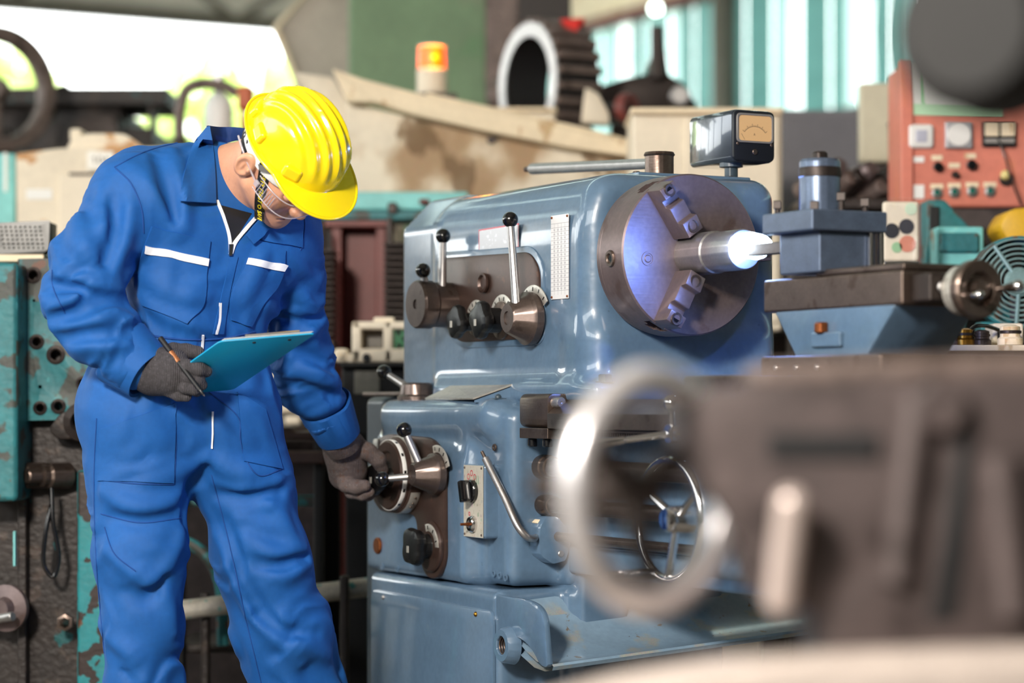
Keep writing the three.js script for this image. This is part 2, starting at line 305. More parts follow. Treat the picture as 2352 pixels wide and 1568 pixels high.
// the photographer's soft box left of the camera, the source of the crisp shadows that fall right and down
{
  const t = thing('softbox_lamp', 'square photographic soft box on a stand left of the camera', 'lamp', KEY.at);
  t.lookAt(...KEY.to);
  const h = KEY.size / 2;
  mesh('housing', [ext(roundPoly([[-h - 0.02, -h - 0.02], [h + 0.02, -h - 0.02], [h + 0.02, h + 0.02], [-h - 0.02, h + 0.02]], 0.02), -0.12, -0.012, 0.004), rod([0, 0, -0.1], [0, 0, -0.42], 0.09, 0.06)], M.blackMatt, t);
  mesh('diffuser', box(KEY.size, KEY.size, 0.006, 0, 0, -0.008, 0), mat({ color: 0xffffff, emissive: 0xffffff, emissiveIntensity: 12, roughness: 0.9 }), t);
  const l = new THREE.RectAreaLight(0xfff6ea, KEY.power, KEY.size, KEY.size);
  l.rotation.y = Math.PI; l.castShadow = true; t.add(l);
  t.updateMatrixWorld(true);
  const foot = t.worldToLocal(V(KEY.at[0], 0, KEY.at[2] + 0.25)), top = V(0, -0.06, -0.25), d = foot.clone().sub(top);
  mesh('stand', [rod(top, foot, 0.014, 0.018, 10), ...[0, 1, 2].map((k) => { const e = t.worldToLocal(V(KEY.at[0] + 0.4 * Math.cos(k * 2.1), 0.015, KEY.at[2] + 0.25 + 0.4 * Math.sin(k * 2.1))); return rod(top.clone().addScaledVector(d, 0.75), e, 0.01, 0.01, 8); })], M.blackMatt, t);
}
// ───────── the blue lathe ─────────
const lathe = thing('lathe', 'large grey-blue engine lathe with round chuck beside the worker', 'lathe', LATHE_AT, LATHE_TURN);
const FZ = 0.187;                                            // front of the headstock
{
  const sd = (x, y, z) => {
    let a = rbox(x, y, z, [-0.955, -0.14, 0.94, 1.452, -0.335, FZ], 0.055);
    a = smax(a, (y - 1.432) * 0.6 + (z - 0.16) * 0.8, 0.06);
    let b = rbox(x, y, z, [-1.115, -0.90, 0.94, 1.457, -0.33, FZ - 0.004], 0.012);
    b = smax(b, ((y - 1.372) + (z - FZ)) * 0.7071, 0.008);
    const foot = rbox(x, y, z, [-0.9, -0.075, 0.93, 0.975, -0.33, 0.205], 0.018);
    const web = rbox(x, y, z, [-0.25, -0.125, 0.95, 1.1, -0.30, 0.17], 0.03);
    return smin(smin(smin(a, b, 0.012), foot, 0.04), web, 0.05);
  };
  const hs = mesh('headstock', nets(sd, [-1.14, 0.91, -0.36], [-0.04, 1.48, 0.23], 0.011), M.blue, lathe);
  mesh('top_cover', [span(-0.86, -0.2, 1.449, 1.459, -0.29, 0.02, 0.004)], M.blue, hs);
  for (const [s, z] of [[-0.83, 0.0], [-0.55, 0.0], [-0.24, 0.0], [-0.24, -0.26]]) mesh('cover_screw', turned(disc(0.009, 1.459, 1.464, 0.002), 'y', [s, 0, z], 12), M.steelBrown, hs);
  mesh('foot_bolt', [turned([[0, 0], [0.017, 0], [0.017, 0.016], [0.014, 0.018], [0, 0.018]], 'y', [-0.1, 0.975, 0.165], 6), turned(disc(0.022, 0, 0.003, 0.001), 'y', [-0.1, 0.974, 0.165])], M.blueDark, hs);
  mesh('spindle_nose', turned([[0, -0.15], [0.125, -0.15], [0.125, -0.12], [0, -0.12]], 'x', [0, 1.258, 0]), M.steelBrown, hs);
}
// brown control plate of the headstock, in a painted rim
const plateShape = roundPoly([[-0.872, 1.14], [-0.885, 1.292], [-0.40, 1.281], [-0.352, 1.24], [-0.347, 1.078], [-0.77, 1.078]], 0.045);
mesh('plate_rim', ext(roundPoly([[-0.887, 1.13], [-0.90, 1.307], [-0.395, 1.296], [-0.337, 1.25], [-0.332, 1.063], [-0.775, 1.063]], 0.05), FZ - 0.006, FZ + 0.004, 0.003), M.blue, lathe);
const headPlate = mesh('control_plate', ext(plateShape, FZ, FZ + 0.009, 0.003), M.plate, lathe);
const PZ = FZ + 0.009;
mesh('sight_glass', turned([[0, 0], [0.013, 0], [0.024, 0.004], [0.024, 0.010], [0.019, 0.012], [0.015, 0.006], [0, 0.006]], 'z', [-0.62, 1.218, PZ]), M.plate, headPlate);
function canvasTex(w, h, draw) { const c = document.createElement('canvas'); c.width = w; c.height = h; const x = c.getContext('2d'); draw(x, w, h); const t = new THREE.CanvasTexture(c); t.colorSpace = THREE.SRGBColorSpace; return t; }
function card(name, w, h, draw, parent, p, euler = [0, 0, 0], rough = 0.5, px = 512, extra = {}) {   // a thin printed plate, lying in x-y and looking along z
  const g = new THREE.BoxGeometry(w, h, 0.0016);
  const m = mesh(name, g, mat({ map: canvasTex(px, Math.max(8, Math.round(px * h / w)), draw), roughness: rough, ...extra }), parent, true);
  m.position.set(...(p.isVector3 ? p.toArray() : p)); m.rotation.set(...euler);
  return m;
}
const arcPlate = (r0, r1, a0, a1) => { const s = new THREE.Shape(); s.absarc(0, 0, r1, a0, a1, false); s.absarc(0, 0, r0, a1, a0, true); s.closePath(); return s; };
function scaleArc(s, y, z, r0, r1, a0, a1, n, parent = lathe) {
  const m = mesh('scale_plate', ext(arcPlate(r0, r1, a0, a1), 0, 0.003, 0.001, 16).translate(s, y, z), M.alu, parent);
  const tk = [];
  for (let i = 0; i < n; i++) { const a = a0 + (a1 - a0) * (i + 0.5) / n, r = (r0 + r1) / 2; tk.push(box(0.003, 0.009, 0.001, 0, 0, 0, 0).rotateZ(a - Math.PI / 2).translate(s + r * Math.cos(a), y + r * Math.sin(a), z + 0.0034)); }
  mesh('graduation', tk, M.black, m);
}
scaleArc(-0.665, 1.125, PZ, 0.036, 0.054, 0.5, 2.6, 5); scaleArc(-0.53, 1.125, PZ, 0.042, 0.062, 0.25, 2.9, 6); scaleArc(-0.375, 1.125, PZ, 0.058, 0.078, 0.5, 2.2, 4);
// star knobs: a black four-lobed head on a stem
function starKnob(s, y, z0, z1, r, turn, stemR, rings = true) {
  const sh = new THREE.Shape();
  for (let i = 0; i <= 120; i++) { const a = i / 120 * 2 * Math.PI, q = r * (1 - 0.17 * Math.pow(Math.abs(Math.sin(2 * (a + turn))), 3)); if (i) sh.lineTo(q * Math.cos(a), q * Math.sin(a)); else sh.moveTo(q, 0); }
  const th = 0.03;
  const k = mesh('selector_knob', [ext(sh, z1 - th, z1, 0.012).translate(s, y, 0), turned([[0, z0], [stemR * 1.25, z0], [stemR, z0 + 0.012], [stemR, z1 - th * 0.6], [0, z1 - th * 0.6]], 'z', [s, y, 0], 48)], M.knob, lathe);
  mesh('index_mark', box(0.011, 0.016, 0.002, s - 0.004, y - 0.006, z1 + 0.0004, 0.0008), M.alu, k);
  if (rings) mesh('knob_flange', turned([[stemR, z0], [stemR * 1.5, z0], [stemR * 1.5, z0 + 0.008], [stemR, z0 + 0.012]], 'z', [s, y, 0], 36), M.steelBrown, k);
  return k;
}
starKnob(-0.665, 1.125, PZ, PZ + 0.068, 0.042, 0.3, 0.022); starKnob(-0.53, 1.125, PZ, PZ + 0.072, 0.046, 0.2, 0.030);
// levers with ball ends
function lever(hubGeos, from, to, r0, r1, ballR, parent = lathe) {
  const h = mesh('lever_hub', hubGeos, M.hub, parent);
  mesh('lever_rod', rod(from, to, r0, r1), M.steel, h);
  const d = V(...to).sub(V(...from)).normalize();
  mesh('ball_knob', [ball(V(...to).addScaledVector(d, ballR * 0.85), ballR), rod(to, V(...to).addScaledVector(d, ballR * 0.4), ballR * 0.5, ballR * 0.45)], M.black, h);
  return h;
}
lever([turned([[0, PZ], [0.062, PZ], [0.062, PZ + 0.018], [0.054, PZ + 0.024], [0.036, PZ + 0.062], [0.032, PZ + 0.066], [0.016, PZ + 0.066], [0.015, PZ + 0.063], [0, PZ + 0.063]], 'z', [-0.385, 1.125, 0])], [-0.372, 1.155, PZ + 0.048], [-0.392, 1.338, PZ + 0.052], 0.0105, 0.0085, 0.0185);
{
  const h = lever([turned([[0, PZ], [0.056, PZ], [0.056, PZ + 0.05], [0.060, PZ + 0.055], [0.060, PZ + 0.088], [0.056, PZ + 0.094], [0.012, PZ + 0.094], [0.011, PZ + 0.091], [0, PZ + 0.091]], 'z', [-0.815, 1.172, 0])], [-0.79, 1.215, PZ + 0.032], [-0.79, 1.325, PZ + 0.03], 0.0105, 0.009, 0.0185);
  mesh('lever_rod', rod([-0.80, 1.21, PZ + 0.072], [-0.803, 1.238, PZ + 0.076], 0.011, 0.009), M.steel, h);
  mesh('ball_knob', ball([-0.804, 1.255, PZ + 0.078], 0.0185), M.black, h);
}
// red-edged window label and riveted strip chart
card('label_window', 0.205, 0.058, (x, w, h) => { x.fillStyle = '#b9bcc4'; x.fillRect(0, 0, w, h); for (let i = 0; i < 40; i++) { x.fillStyle = `rgba(${200 + i},${205 + i},${215 + i},0.5)`; x.fillRect(rnd() * w, rnd() * h, 30 * rnd(), 20 * rnd()); } x.strokeStyle = '#b3203a'; x.lineWidth = 9; x.strokeRect(4, 4, w - 8, h - 8); }, lathe, [-0.565, 1.322, FZ + 0.002], [0, 0, 0.012], 0.25);
{
  const st = card('strip_chart', 0.082, 0.192, (x, w, h) => {
    x.fillStyle = '#d9d7d8'; x.fillRect(0, 0, w, h); x.strokeStyle = '#6d6a70'; x.lineWidth = 2;
    for (let i = 1; i < 5; i++) { x.beginPath(); x.moveTo(w * i / 5, h * 0.1); x.lineTo(w * i / 5, h * 0.95); x.stroke(); }
    for (let i = 2; i < 19; i++) { x.beginPath(); x.moveTo(0, h * i / 20); x.lineTo(w, h * i / 20); x.stroke(); }
    x.fillStyle = '#6a6870'; for (let i = 3; i < 18; i++) for (let j = 0; j < 4; j++) for (let k = 0; k < 3; k++) x.fillRect(w * (j + 0.2) / 5 + 30 + k * 9, h * (i + 0.3) / 20, 4, 10 + 6 * rnd());
  }, lathe, [-0.262, 1.262, FZ + 0.003], [0, 0, 0], 0.4, 256, { metalness: 0.2 });
  for (const [a, b] of [[-1, -1], [1, -1], [-1, 1], [1, 1]]) mesh('rivet', ball([a * 0.036, b * 0.091, 0.001], 0.003, 10), M.copper, st);
}
// lever lying on top of the headstock
{
  const h = mesh('clamp_lever', [turned([[0, 1.45], [0.04, 1.45], [0.04, 1.462], [0.034, 1.466], [0.034, 1.508], [0.037, 1.512], [0.034, 1.518], [0.014, 1.518], [0.012, 1.512], [0, 1.512]], 'y', [-0.302, 0, -0.1])], M.steelBrown, lathe);
  mesh('lever_bar', rod([-0.325, 1.494, -0.1], [-0.93, 1.533, -0.1], 0.0125, 0.0145), M.steel, h);
  mesh('lever_stub', rod([-0.925, 1.5325, -0.1], [-0.965, 1.535, -0.1], 0.0075, 0.007), M.plate, h);
}
// ammeter on its stalk
{
  const c = [-0.336, 1.562, -0.325];
  const m = mesh('ammeter', [ext(roundPoly([[-0.06, -0.062], [0.06, -0.062], [0.06, 0.062], [-0.06, 0.062]], 0.017), -0.096, 0.09, 0.004).rotateY(Math.PI / 2).translate(...c)], mat({ color: 0x3f4650, roughness: 0.22, metalness: 0.5, clearcoat: 1, clearcoatRoughness: 0.03 }), lathe);
  mesh('face_plate', ext(roundPoly([[-0.058, -0.06], [0.058, -0.06], [0.058, 0.06], [-0.058, 0.06]], 0.016), 0.088, 0.098, 0.003).rotateY(Math.PI / 2).translate(...c), mat({ color: 0x14171c, roughness: 0.45 }), m);
  const dial = new THREE.BoxGeometry(0.096, 0.062, 0.003);
  const d = mesh('dial', dial, mat({ map: canvasTex(512, 330, (x, w, h) => {
    x.fillStyle = '#d9ae75'; x.fillRect(0, 0, w, h); x.strokeStyle = '#3a2a1e'; x.lineWidth = 5; x.beginPath(); x.arc(w * 0.5, h * 1.05, h * 0.62, Math.PI * 1.22, Math.PI * 1.78); x.stroke();
    for (let i = 0; i <= 20; i++) { const a = Math.PI * (1.22 + 0.56 * i / 20), r = h * 0.62, l = i % 4 ? 18 : 34; x.lineWidth = i % 4 ? 3 : 5; x.beginPath(); x.moveTo(w * 0.5 + r * Math.cos(a), h * 1.05 + r * Math.sin(a)); x.lineTo(w * 0.5 + (r + l) * Math.cos(a), h * 1.05 + (r + l) * Math.sin(a)); x.stroke(); }
    x.fillStyle = '#3a2a1e'; x.font = '44px sans-serif'; x.fillText('A', w * 0.46, h * 0.78); x.lineWidth = 4; x.beginPath(); x.moveTo(w * 0.1, h * 0.72); x.lineTo(w * 0.2, h * 0.95); x.stroke();
  }), roughness: 0.5 }), m, true);
  d.rotation.y = Math.PI / 2; d.position.set(c[0] + 0.099, c[1] + 0.018, c[2]);
  mesh('dial_bezel', ext((() => { const s = roundPoly([[-0.052, -0.035], [0.052, -0.035], [0.052, 0.035], [-0.052, 0.035]], 0.012); s.holes.push(new THREE.Path(roundPoly([[-0.047, -0.03], [0.047, -0.03], [0.047, 0.03], [-0.047, 0.03]], 0.01).getPoints(6).reverse())); return s; })(), 0, 0.005, 0.0015).rotateY(Math.PI / 2).translate(c[0] + 0.098, c[1] + 0.018, c[2]), mat({ color: 0x9a948c, roughness: 0.35, metalness: 0.5 }), m);
  mesh('zero_screw', [turned(disc(0.007, 0, 0.004, 0.001), 'x', [c[0] + 0.098, c[1] - 0.038, c[2]], 16), turned(disc(0.004, 0, 0.003, 0.001), 'x', [c[0] + 0.098, c[1] - 0.02, c[2] + 0.048], 12), turned(disc(0.004, 0, 0.003, 0.001), 'x', [c[0] + 0.098, c[1] - 0.02, c[2] - 0.048], 12)], M.steelBrown, m);
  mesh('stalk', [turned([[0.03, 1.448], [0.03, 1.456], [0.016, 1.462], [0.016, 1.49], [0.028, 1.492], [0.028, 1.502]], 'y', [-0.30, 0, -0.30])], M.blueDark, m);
}
// ── chuck: body with three jaw slots, jaws, key sockets ──
{
  const { Brush, Evaluator, SUBTRACTION } = CSG;
  const ev = new Evaluator(); ev.attributes = ['position', 'normal', 'uv'];
  let b = new Brush(turned([[0, -0.122], [0.172, -0.122], [0.177, -0.117], [0.177, -0.104], [0.174, -0.101], [0.18, -0.098], [0.18, -0.004], [0.1765, 0], [0.042, 0], [0.042, -0.05], [0, -0.05]], 'x', [0, 0, 0], 96));
  b.updateMatrixWorld();
  const ANG = [0.98, -1.10, 3.08];
  for (const a of ANG) {
    for (const [w, h, y] of [[0.014, 0.05, 0], [0.03, 0.016, -0.022]]) {
      const g = new THREE.BoxGeometry(h * 2, 0.30, w * 1.0 * (y ? 1.6 : 1.9)).translate(y ? y : 0, 0.19, 0); g.rotateX(Math.PI / 2 - a);   // radial direction cos a towards z, sin a up
      const k = new Brush(g); k.updateMatrixWorld(); b = ev.evaluate(b, k, SUBTRACTION); b.updateMatrixWorld();
    }
  }
  const ch = mesh('chuck', toCreasedNormals(prep(b.geometry.clone()), 0.5).translate(0, 1.258, 0), M.chuck, lathe);
  const jawProfile = roundPoly([[0.052, -0.02], [0.052, 0.064], [0.088, 0.068], [0.091, 0.05], [0.128, 0.05], [0.131, 0.036], [0.148, 0.036], [0.15, 0.056], [0.176, 0.052], [0.178, -0.02]], 0.003);
  ANG.forEach((a, i) => {
    const put = (g) => { g.rotateX(Math.PI / 2 - a); return g.translate(0, 1.258, 0); };
    const body = ext(jawProfile, -0.0215, 0.0215, 0.002);                       // x = radius, y = height
    body.applyMatrix4(new THREE.Matrix4().makeBasis(V(0, 1, 0), V(1, 0, 0), V(0, 0, -1)));   // radius -> y, height -> x
    const j = mesh('jaw', put(body), M.chuck, ch);
    for (const [r, h] of [[0.163, 0.055], [0.07, 0.066]]) {
      mesh('jaw_bolt', put(turned([[0.0085, h - 0.012], [0.0085, h + 0.0005], [0.0135, h + 0.0015], [0.015, h - 0.002], [0.015, h - 0.012]], 'x', [0, r, 0], 24)), M.steelBrown, ch);
      mesh('bolt_socket', put(turned([[0, h - 0.001], [0.0085, h - 0.001]], 'x', [0, r, 0], 6)), M.black, ch);
    }
  });
  for (const a of [-0.06, 2.03, 4.13]) {
    const g = turned([[0.009, 0.17], [0.009, 0.181], [0.012, 0.184], [0.017, 0.184], [0.019, 0.181], [0.019, 0.17]], 'y', [0, 0, 0], 28), hole = turned([[0, 0.1805], [0.0095, 0.1805]], 'y', [0, 0, 0], 4);
    for (const q of [g, hole]) { q.rotateX(Math.PI / 2 - a); q.translate(-0.052, 1.258, 0); }
    const s = mesh('key_socket', g, M.steelBrown, ch); mesh('socket_hole', hole, M.black, ch);
  }
  mesh('face_screw', [turned([[0, 0.002], [0.007, 0.002], [0.009, 0.0005], [0.012, 0.0005], [0.0125, 0.002], [0.0155, 0.002], [0.016, 0]], 'x', [0, 1.246, 0.115], 28)], M.chuck, ch);
}
// ── feed gearbox under the headstock, cast with a stepped front ──
{
  const sd = (x, y, z) => {
    let a = rbox(x, y, z, [-1.10, -0.535, 0.502, 0.935, -0.3, 0.297], 0.022);
    a = smax(a, (y - 0.885) * 0.66 + (z - 0.262) * 0.75, 0.09);
    let b = rbox(x, y, z, [-0.6, -0.38, 0.502, 0.92, -0.3, 0.255], 0.032);
    let c = rbox(x, y, z, [-1.05, -0.44, 0.852, 0.937, -0.3, 0.288], 0.035);
    let e = rbox(x, y, z, [-0.5, -0.335, 0.502, 0.90, -0.3, 0.125], 0.02);
    return smin(smin(smin(a, c, 0.03), b, 0.05), e, 0.03);
  };
  const gb = mesh('gearbox', nets(sd, [-1.13, 0.47, -0.33], [-0.3, 0.96, 0.33], 0.0105), M.blue, lathe);
  for (const [s, y, z] of [[-0.99, 0.515, 0.297], [-0.9, 0.515, 0.297], [-0.46, 0.53, 0.2555], [-0.43, 0.527, 0.2555], [-0.40, 0.524, 0.2555]]) mesh('socket_screw', [turned([[0.004, 0.0005], [0.004, 0.003], [0.0085, 0.003], [0.009, 0]], 'z', [s, y, z], 16)], M.blue, gb);
  mesh('brass_plug', [turned([[0, 0], [0.021, 0], [0.021, 0.004], [0.018, 0.007], [0, 0.0075]], 'z', [-1.015, 0.567, 0.297])], M.copper, gb);
  mesh('sight_hole', turned([[0.004, 0.0005], [0.005, 0.003], [0.008, 0.003], [0.009, 0]], 'z', [-0.445, 0.825, 0.262], 18), M.steelBrown, gb);
}
mesh('end_cover', [span(-1.235, -1.112, 0.0, 0.945, -0.3, 0.235, 0.02)], M.blueDark, lathe);  // darker blue puts the shade at this end into the colour
mesh('end_shelf', span(-1.33, -1.03, 0.946, 0.958, -0.28, 0.2, 0.004), M.steelBrown, lathe);
const GZ = 0.297, GP = GZ + 0.012;
const gplate = mesh('control_plate', ext(roundPoly([[-1.045, 0.70], [-1.035, 0.832], [-0.94, 0.852], [-0.69, 0.845], [-0.622, 0.80], [-0.618, 0.55], [-0.655, 0.505], [-0.72, 0.505], [-0.765, 0.56], [-0.772, 0.655], [-0.99, 0.655]], 0.035), GZ - 0.004, GP, 0.005), M.plate, lathe);
mesh('plate_tag', ext(roundPoly([[-1.02, 0.80], [-0.99, 0.80], [-0.985, 0.838], [-1.015, 0.838]], 0.006), GP, GP + 0.003, 0.001), M.alu, gplate);
// big feed dial
{
  const c = [-0.825, 0.752];
  const dl = mesh('feed_dial', [turned([[0, GP], [0.094, GP], [0.094, GP + 0.03], [0.090, GP + 0.033], [0.090, GP + 0.036], [0.086, GP + 0.038], [0.086, GP + 0.05], [0.081, GP + 0.055], [0.06, GP + 0.055], [0.055, GP + 0.05], [0, GP + 0.05]], 'z', [c[0], c[1], 0], 72)], M.plate, lathe);
  const wrap = (name, r, t0, t1, a0, a1, m) => {
    const g = new THREE.CylinderGeometry(r, r, t1 - t0, 40, 1, true, 0, a1 - a0), n = 40, pos = [], nor = [], uv = [], idx = [];
    const sh = arcPlate(r - 0.0015, r + 0.0012, a0, a1), q = ext(sh, t0, t1, 0.0005, 40).translate(c[0], c[1], 0);
    return mesh(name, q, m, dl);
  };
  wrap('scale_band', 0.094, GP + 0.003, GP + 0.028, 0.35, 2.2, M.alu); wrap('scale_band', 0.094, GP + 0.003, GP + 0.028, -2.3, -0.45, M.alu);
  wrap('index_ring', 0.086, GP + 0.039, GP + 0.05, 0, 2 * Math.PI - 0.01, M.white);
  for (const a of [0.45, 0.62, 0.82, -0.6, -0.8, -0.95]) mesh('rivet', ball([c[0] + 0.0955 * Math.cos(a), c[1] + 0.0955 * Math.sin(a), GP + 0.01 + 0.006 * Math.abs(a)], 0.003, 10), M.steelBrown, dl);
  for (let i = 0; i < 12; i++) { const a = i * Math.PI / 6 + 0.1; mesh('numeral', [box(0.0012, 0.0085, 0.006, 0, 0, 0, 0).rotateZ(a).translate(c[0] + 0.0873 * Math.cos(a), c[1] + 0.0873 * Math.sin(a), GP + 0.0445)], M.black, dl); }
  const kb = starKnob(c[0] + 0.01, c[1] - 0.006, GP + 0.05, GP + 0.10, 0.044, 0.4, 0.02, false);
}
{
  const h = lever([turned([[0, GP], [0.05, GP], [0.05, GP + 0.016], [0.044, GP + 0.022], [0.028, GP + 0.064], [0.024, GP + 0.069], [0.012, GP + 0.069], [0.011, GP + 0.066], [0, GP + 0.066]], 'z', [-0.652, 0.758, 0])], [-0.652, 0.782, GP + 0.048], [-0.672, 0.85, GP + 0.072], 0.0095, 0.009, 0.0185);
  mesh('lever_rod', rod([-0.668, 0.754, GP + 0.046], [-0.705, 0.748, GP + 0.105], 0.009, 0.0075), M.steel, h);
  mesh('ball_knob', ball([-0.713, 0.746, GP + 0.118], 0.0185), M.black, h);
}
scaleArc(-0.652, 0.758, GP, 0.052, 0.07, 0.3, 1.9, 4);
{
  const k = starKnob(-0.688, 0.583, GP, GP + 0.06, 0.05, 0.9, 0.03, false);
  mesh('knob_base', turned([[0, GP], [0.062, GP], [0.062, GP + 0.006], [0.058, GP + 0.010], [0, GP + 0.010]], 'z', [-0.68, 0.583, 0], 48), M.plate, k);
  scaleArc(-0.68, 0.583, GP + 0.009, 0.037, 0.055, 0.0, 1.9, 3);
}
// chart desk and lever on the gearbox top
{
  const A = V(-0.84, 0.937, 0.25), B = V(-0.50, 0.937, 0.29), C2 = V(-0.47, 0.972, 0.195), D2 = V(-0.79, 0.972, 0.195);
  const quad = (a, b, c, d, t) => { const n = b.clone().sub(a).cross(d.clone().sub(a)).normalize().multiplyScalar(t), lo = [a, b, c, d], hi = lo.map((p) => p.clone().add(n)), pos = [], f = (...q) => { for (const p of [q[0], q[1], q[2], q[0], q[2], q[3]]) pos.push(p.x, p.y, p.z); };
    f(...hi); f(lo[3], lo[2], lo[1], lo[0]); for (let i = 0; i < 4; i++) { const j = (i + 1) % 4; f(lo[i], lo[j], hi[j], hi[i]); } const g = new THREE.BufferGeometry(); g.setAttribute('position', new THREE.Float32BufferAttribute(pos, 3)); g.computeVertexNormals(); g.setAttribute('uv', new THREE.Float32BufferAttribute(new Float32Array(pos.length / 3 * 2), 2)); return g; };
  globalThis.quadPlate = quad;
  const dk = mesh('chart_desk', quad(A, B, C2, D2, 0.004), M.alu, lathe);
  mesh('desk_side', quad(V(-0.505, 0.93, 0.285), V(-0.475, 0.93, 0.19), V(-0.475, 0.971, 0.19), V(-0.505, 0.935, 0.285), 0.004), M.blue, dk);
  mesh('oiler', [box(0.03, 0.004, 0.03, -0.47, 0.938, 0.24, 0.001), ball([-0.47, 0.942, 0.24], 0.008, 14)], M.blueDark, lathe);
  lever([turned([[0, 0.93], [0.05, 0.93], [0.05, 0.945], [0.044, 0.95], [0.04, 0.975], [0.034, 0.98], [0, 0.98]], 'y', [-0.96, 0, 0.215])], [-0.975, 0.962, 0.225], [-1.03, 1.0, 0.262], 0.011, 0.009, 0.0185);
}
// switch box with rotary switch and lock
{
  const sb = mesh('switch_box', span(-0.545, -0.442, 0.612, 0.785, 0.24, 0.292, 0.008), M.blue, lathe);
  card('switch_plate', 0.098, 0.168, (x, w, h) => {
    x.fillStyle = '#b7b2a6'; x.fillRect(0, 0, w, h); for (let i = 0; i < 160; i++) { x.fillStyle = `rgba(${90 + 80 * rnd()},${84 + 70 * rnd()},${70 + 60 * rnd()},0.25)`; x.fillRect(rnd() * w, rnd() * h, 16 * rnd(), 30 * rnd()); }
    x.strokeStyle = '#b3253c'; x.lineWidth = 6; for (let i = 0; i < 3; i++) { x.beginPath(); x.arc(w * (0.25 + 0.16 * i), h * (0.16 - 0.05 * Math.sin(i * 1.6)), 16, 0, 7); x.stroke(); }
    x.strokeStyle = '#2d7a55'; for (let i = 0; i < 3; i++) { x.beginPath(); x.moveTo(w * (0.55 + 0.1 * i), h * 0.14); x.lineTo(w * (0.62 + 0.08 * i), h * 0.26); x.stroke(); }
    x.strokeStyle = '#b3253c'; x.beginPath(); x.arc(w * 0.3, h * 0.68, 10, 0, 7); x.stroke(); x.strokeStyle = '#2d7a55'; x.beginPath(); x.moveTo(w * 0.75, h * 0.66); x.lineTo(w * 0.75, h * 0.71); x.stroke();
  }, sb, [-0.4935, 0.6985, 0.293], [0, 0, 0], 0.45, 256);
  mesh('rotary_knob', [turned([[0, 0], [0.027, 0], [0.027, 0.008], [0.024, 0.012], [0, 0.012]], 'z', [-0.495, 0.722, 0.2935], 32), ext(roundPoly([[-0.009, -0.026], [0.009, -0.026], [0.009, 0.026], [-0.009, 0.026]], 0.006), 0, 0.026, 0.004).rotateZ(0.25).translate(-0.495, 0.722, 0.303)], M.black, sb);
  mesh('lock', [turned([[0, 0], [0.02, 0], [0.02, 0.006], [0.016, 0.012], [0.01, 0.013], [0.009, 0.009], [0, 0.009]], 'z', [-0.492, 0.645, 0.2935], 32)], M.chrome, sb);
  mesh('key', rod([-0.492, 0.645, 0.302], [-0.492, 0.645, 0.328], 0.004, 0.003, 10), M.copper, sb);
  for (const [a, b] of [[-1, -1], [1, -1], [-1, 1], [1, 1]]) mesh('corner_screw', ball([-0.4935 + a * 0.043, 0.6985 + b * 0.078, 0.294], 0.003, 8), M.steelBrown, sb);
}
// bent rod lever and its bearing bracket
{
  const br = mesh('rod_bracket', [ext(roundPoly([[-0.205, 0.60], [-0.2, 0.645], [-0.185, 0.667], [-0.155, 0.667], [-0.128, 0.64], [-0.118, 0.60], [-0.133, 0.562], [-0.168, 0.556], [-0.198, 0.575]], 0.008), -0.40, -0.335, 0.004).rotateY(Math.PI / 2)], M.blue, lathe);
  mesh('scale_plate', [ext(arcPlate(0.047, 0.05, 1.0, 2.4), -0.385, -0.355, 0.001).rotateY(Math.PI / 2).translate(0, 0.618, 0.162)], M.bleached, br);
  mesh('slotted_screw', [turned(disc(0.0075, -0.335, -0.330, 0.0015), 'x', [0, 0.58, 0.148], 20)], M.steel, br);
  mesh('bent_lever', [tube([[-0.35, 0.618, 0.205], [-0.33, 0.617, 0.222], [-0.318, 0.622, 0.245], [-0.325, 0.642, 0.262], [-0.37, 0.71, 0.275], [-0.435, 0.80, 0.292]], 0.0085, 60, 14)], M.steel, br);
  mesh('lever_tip', rod([-0.432, 0.796, 0.2915], [-0.446, 0.816, 0.2955], 0.0042, 0.004, 10), M.steelBrown, br);
}
// lead screw, feed shaft and control rod
for (const [y, z, r, s0] of [[0.78, 0.172, 0.0215, -0.38], [0.692, 0.168, 0.0185, -0.38], [0.62, 0.155, 0.0115, -0.335]]) {
  const sh = mesh('feed_rod', [rod([s0, y, z], [1.5, y, z], r * 0.96, r * 0.96, 28)], M.steelBrown, lathe);
  if (r > 0.015) mesh('rod_collar', [turned([[r, s0 - 0.004], [r * 1.28, s0 - 0.002], [r * 1.34, s0 + 0.004], [r * 1.34, s0 + 0.03], [r * 1.2, s0 + 0.034], [r * 1.2, s0 + 0.05], [r, s0 + 0.052]], 'x', [0, y, z], 36)], M.steelBrown, sh);
}
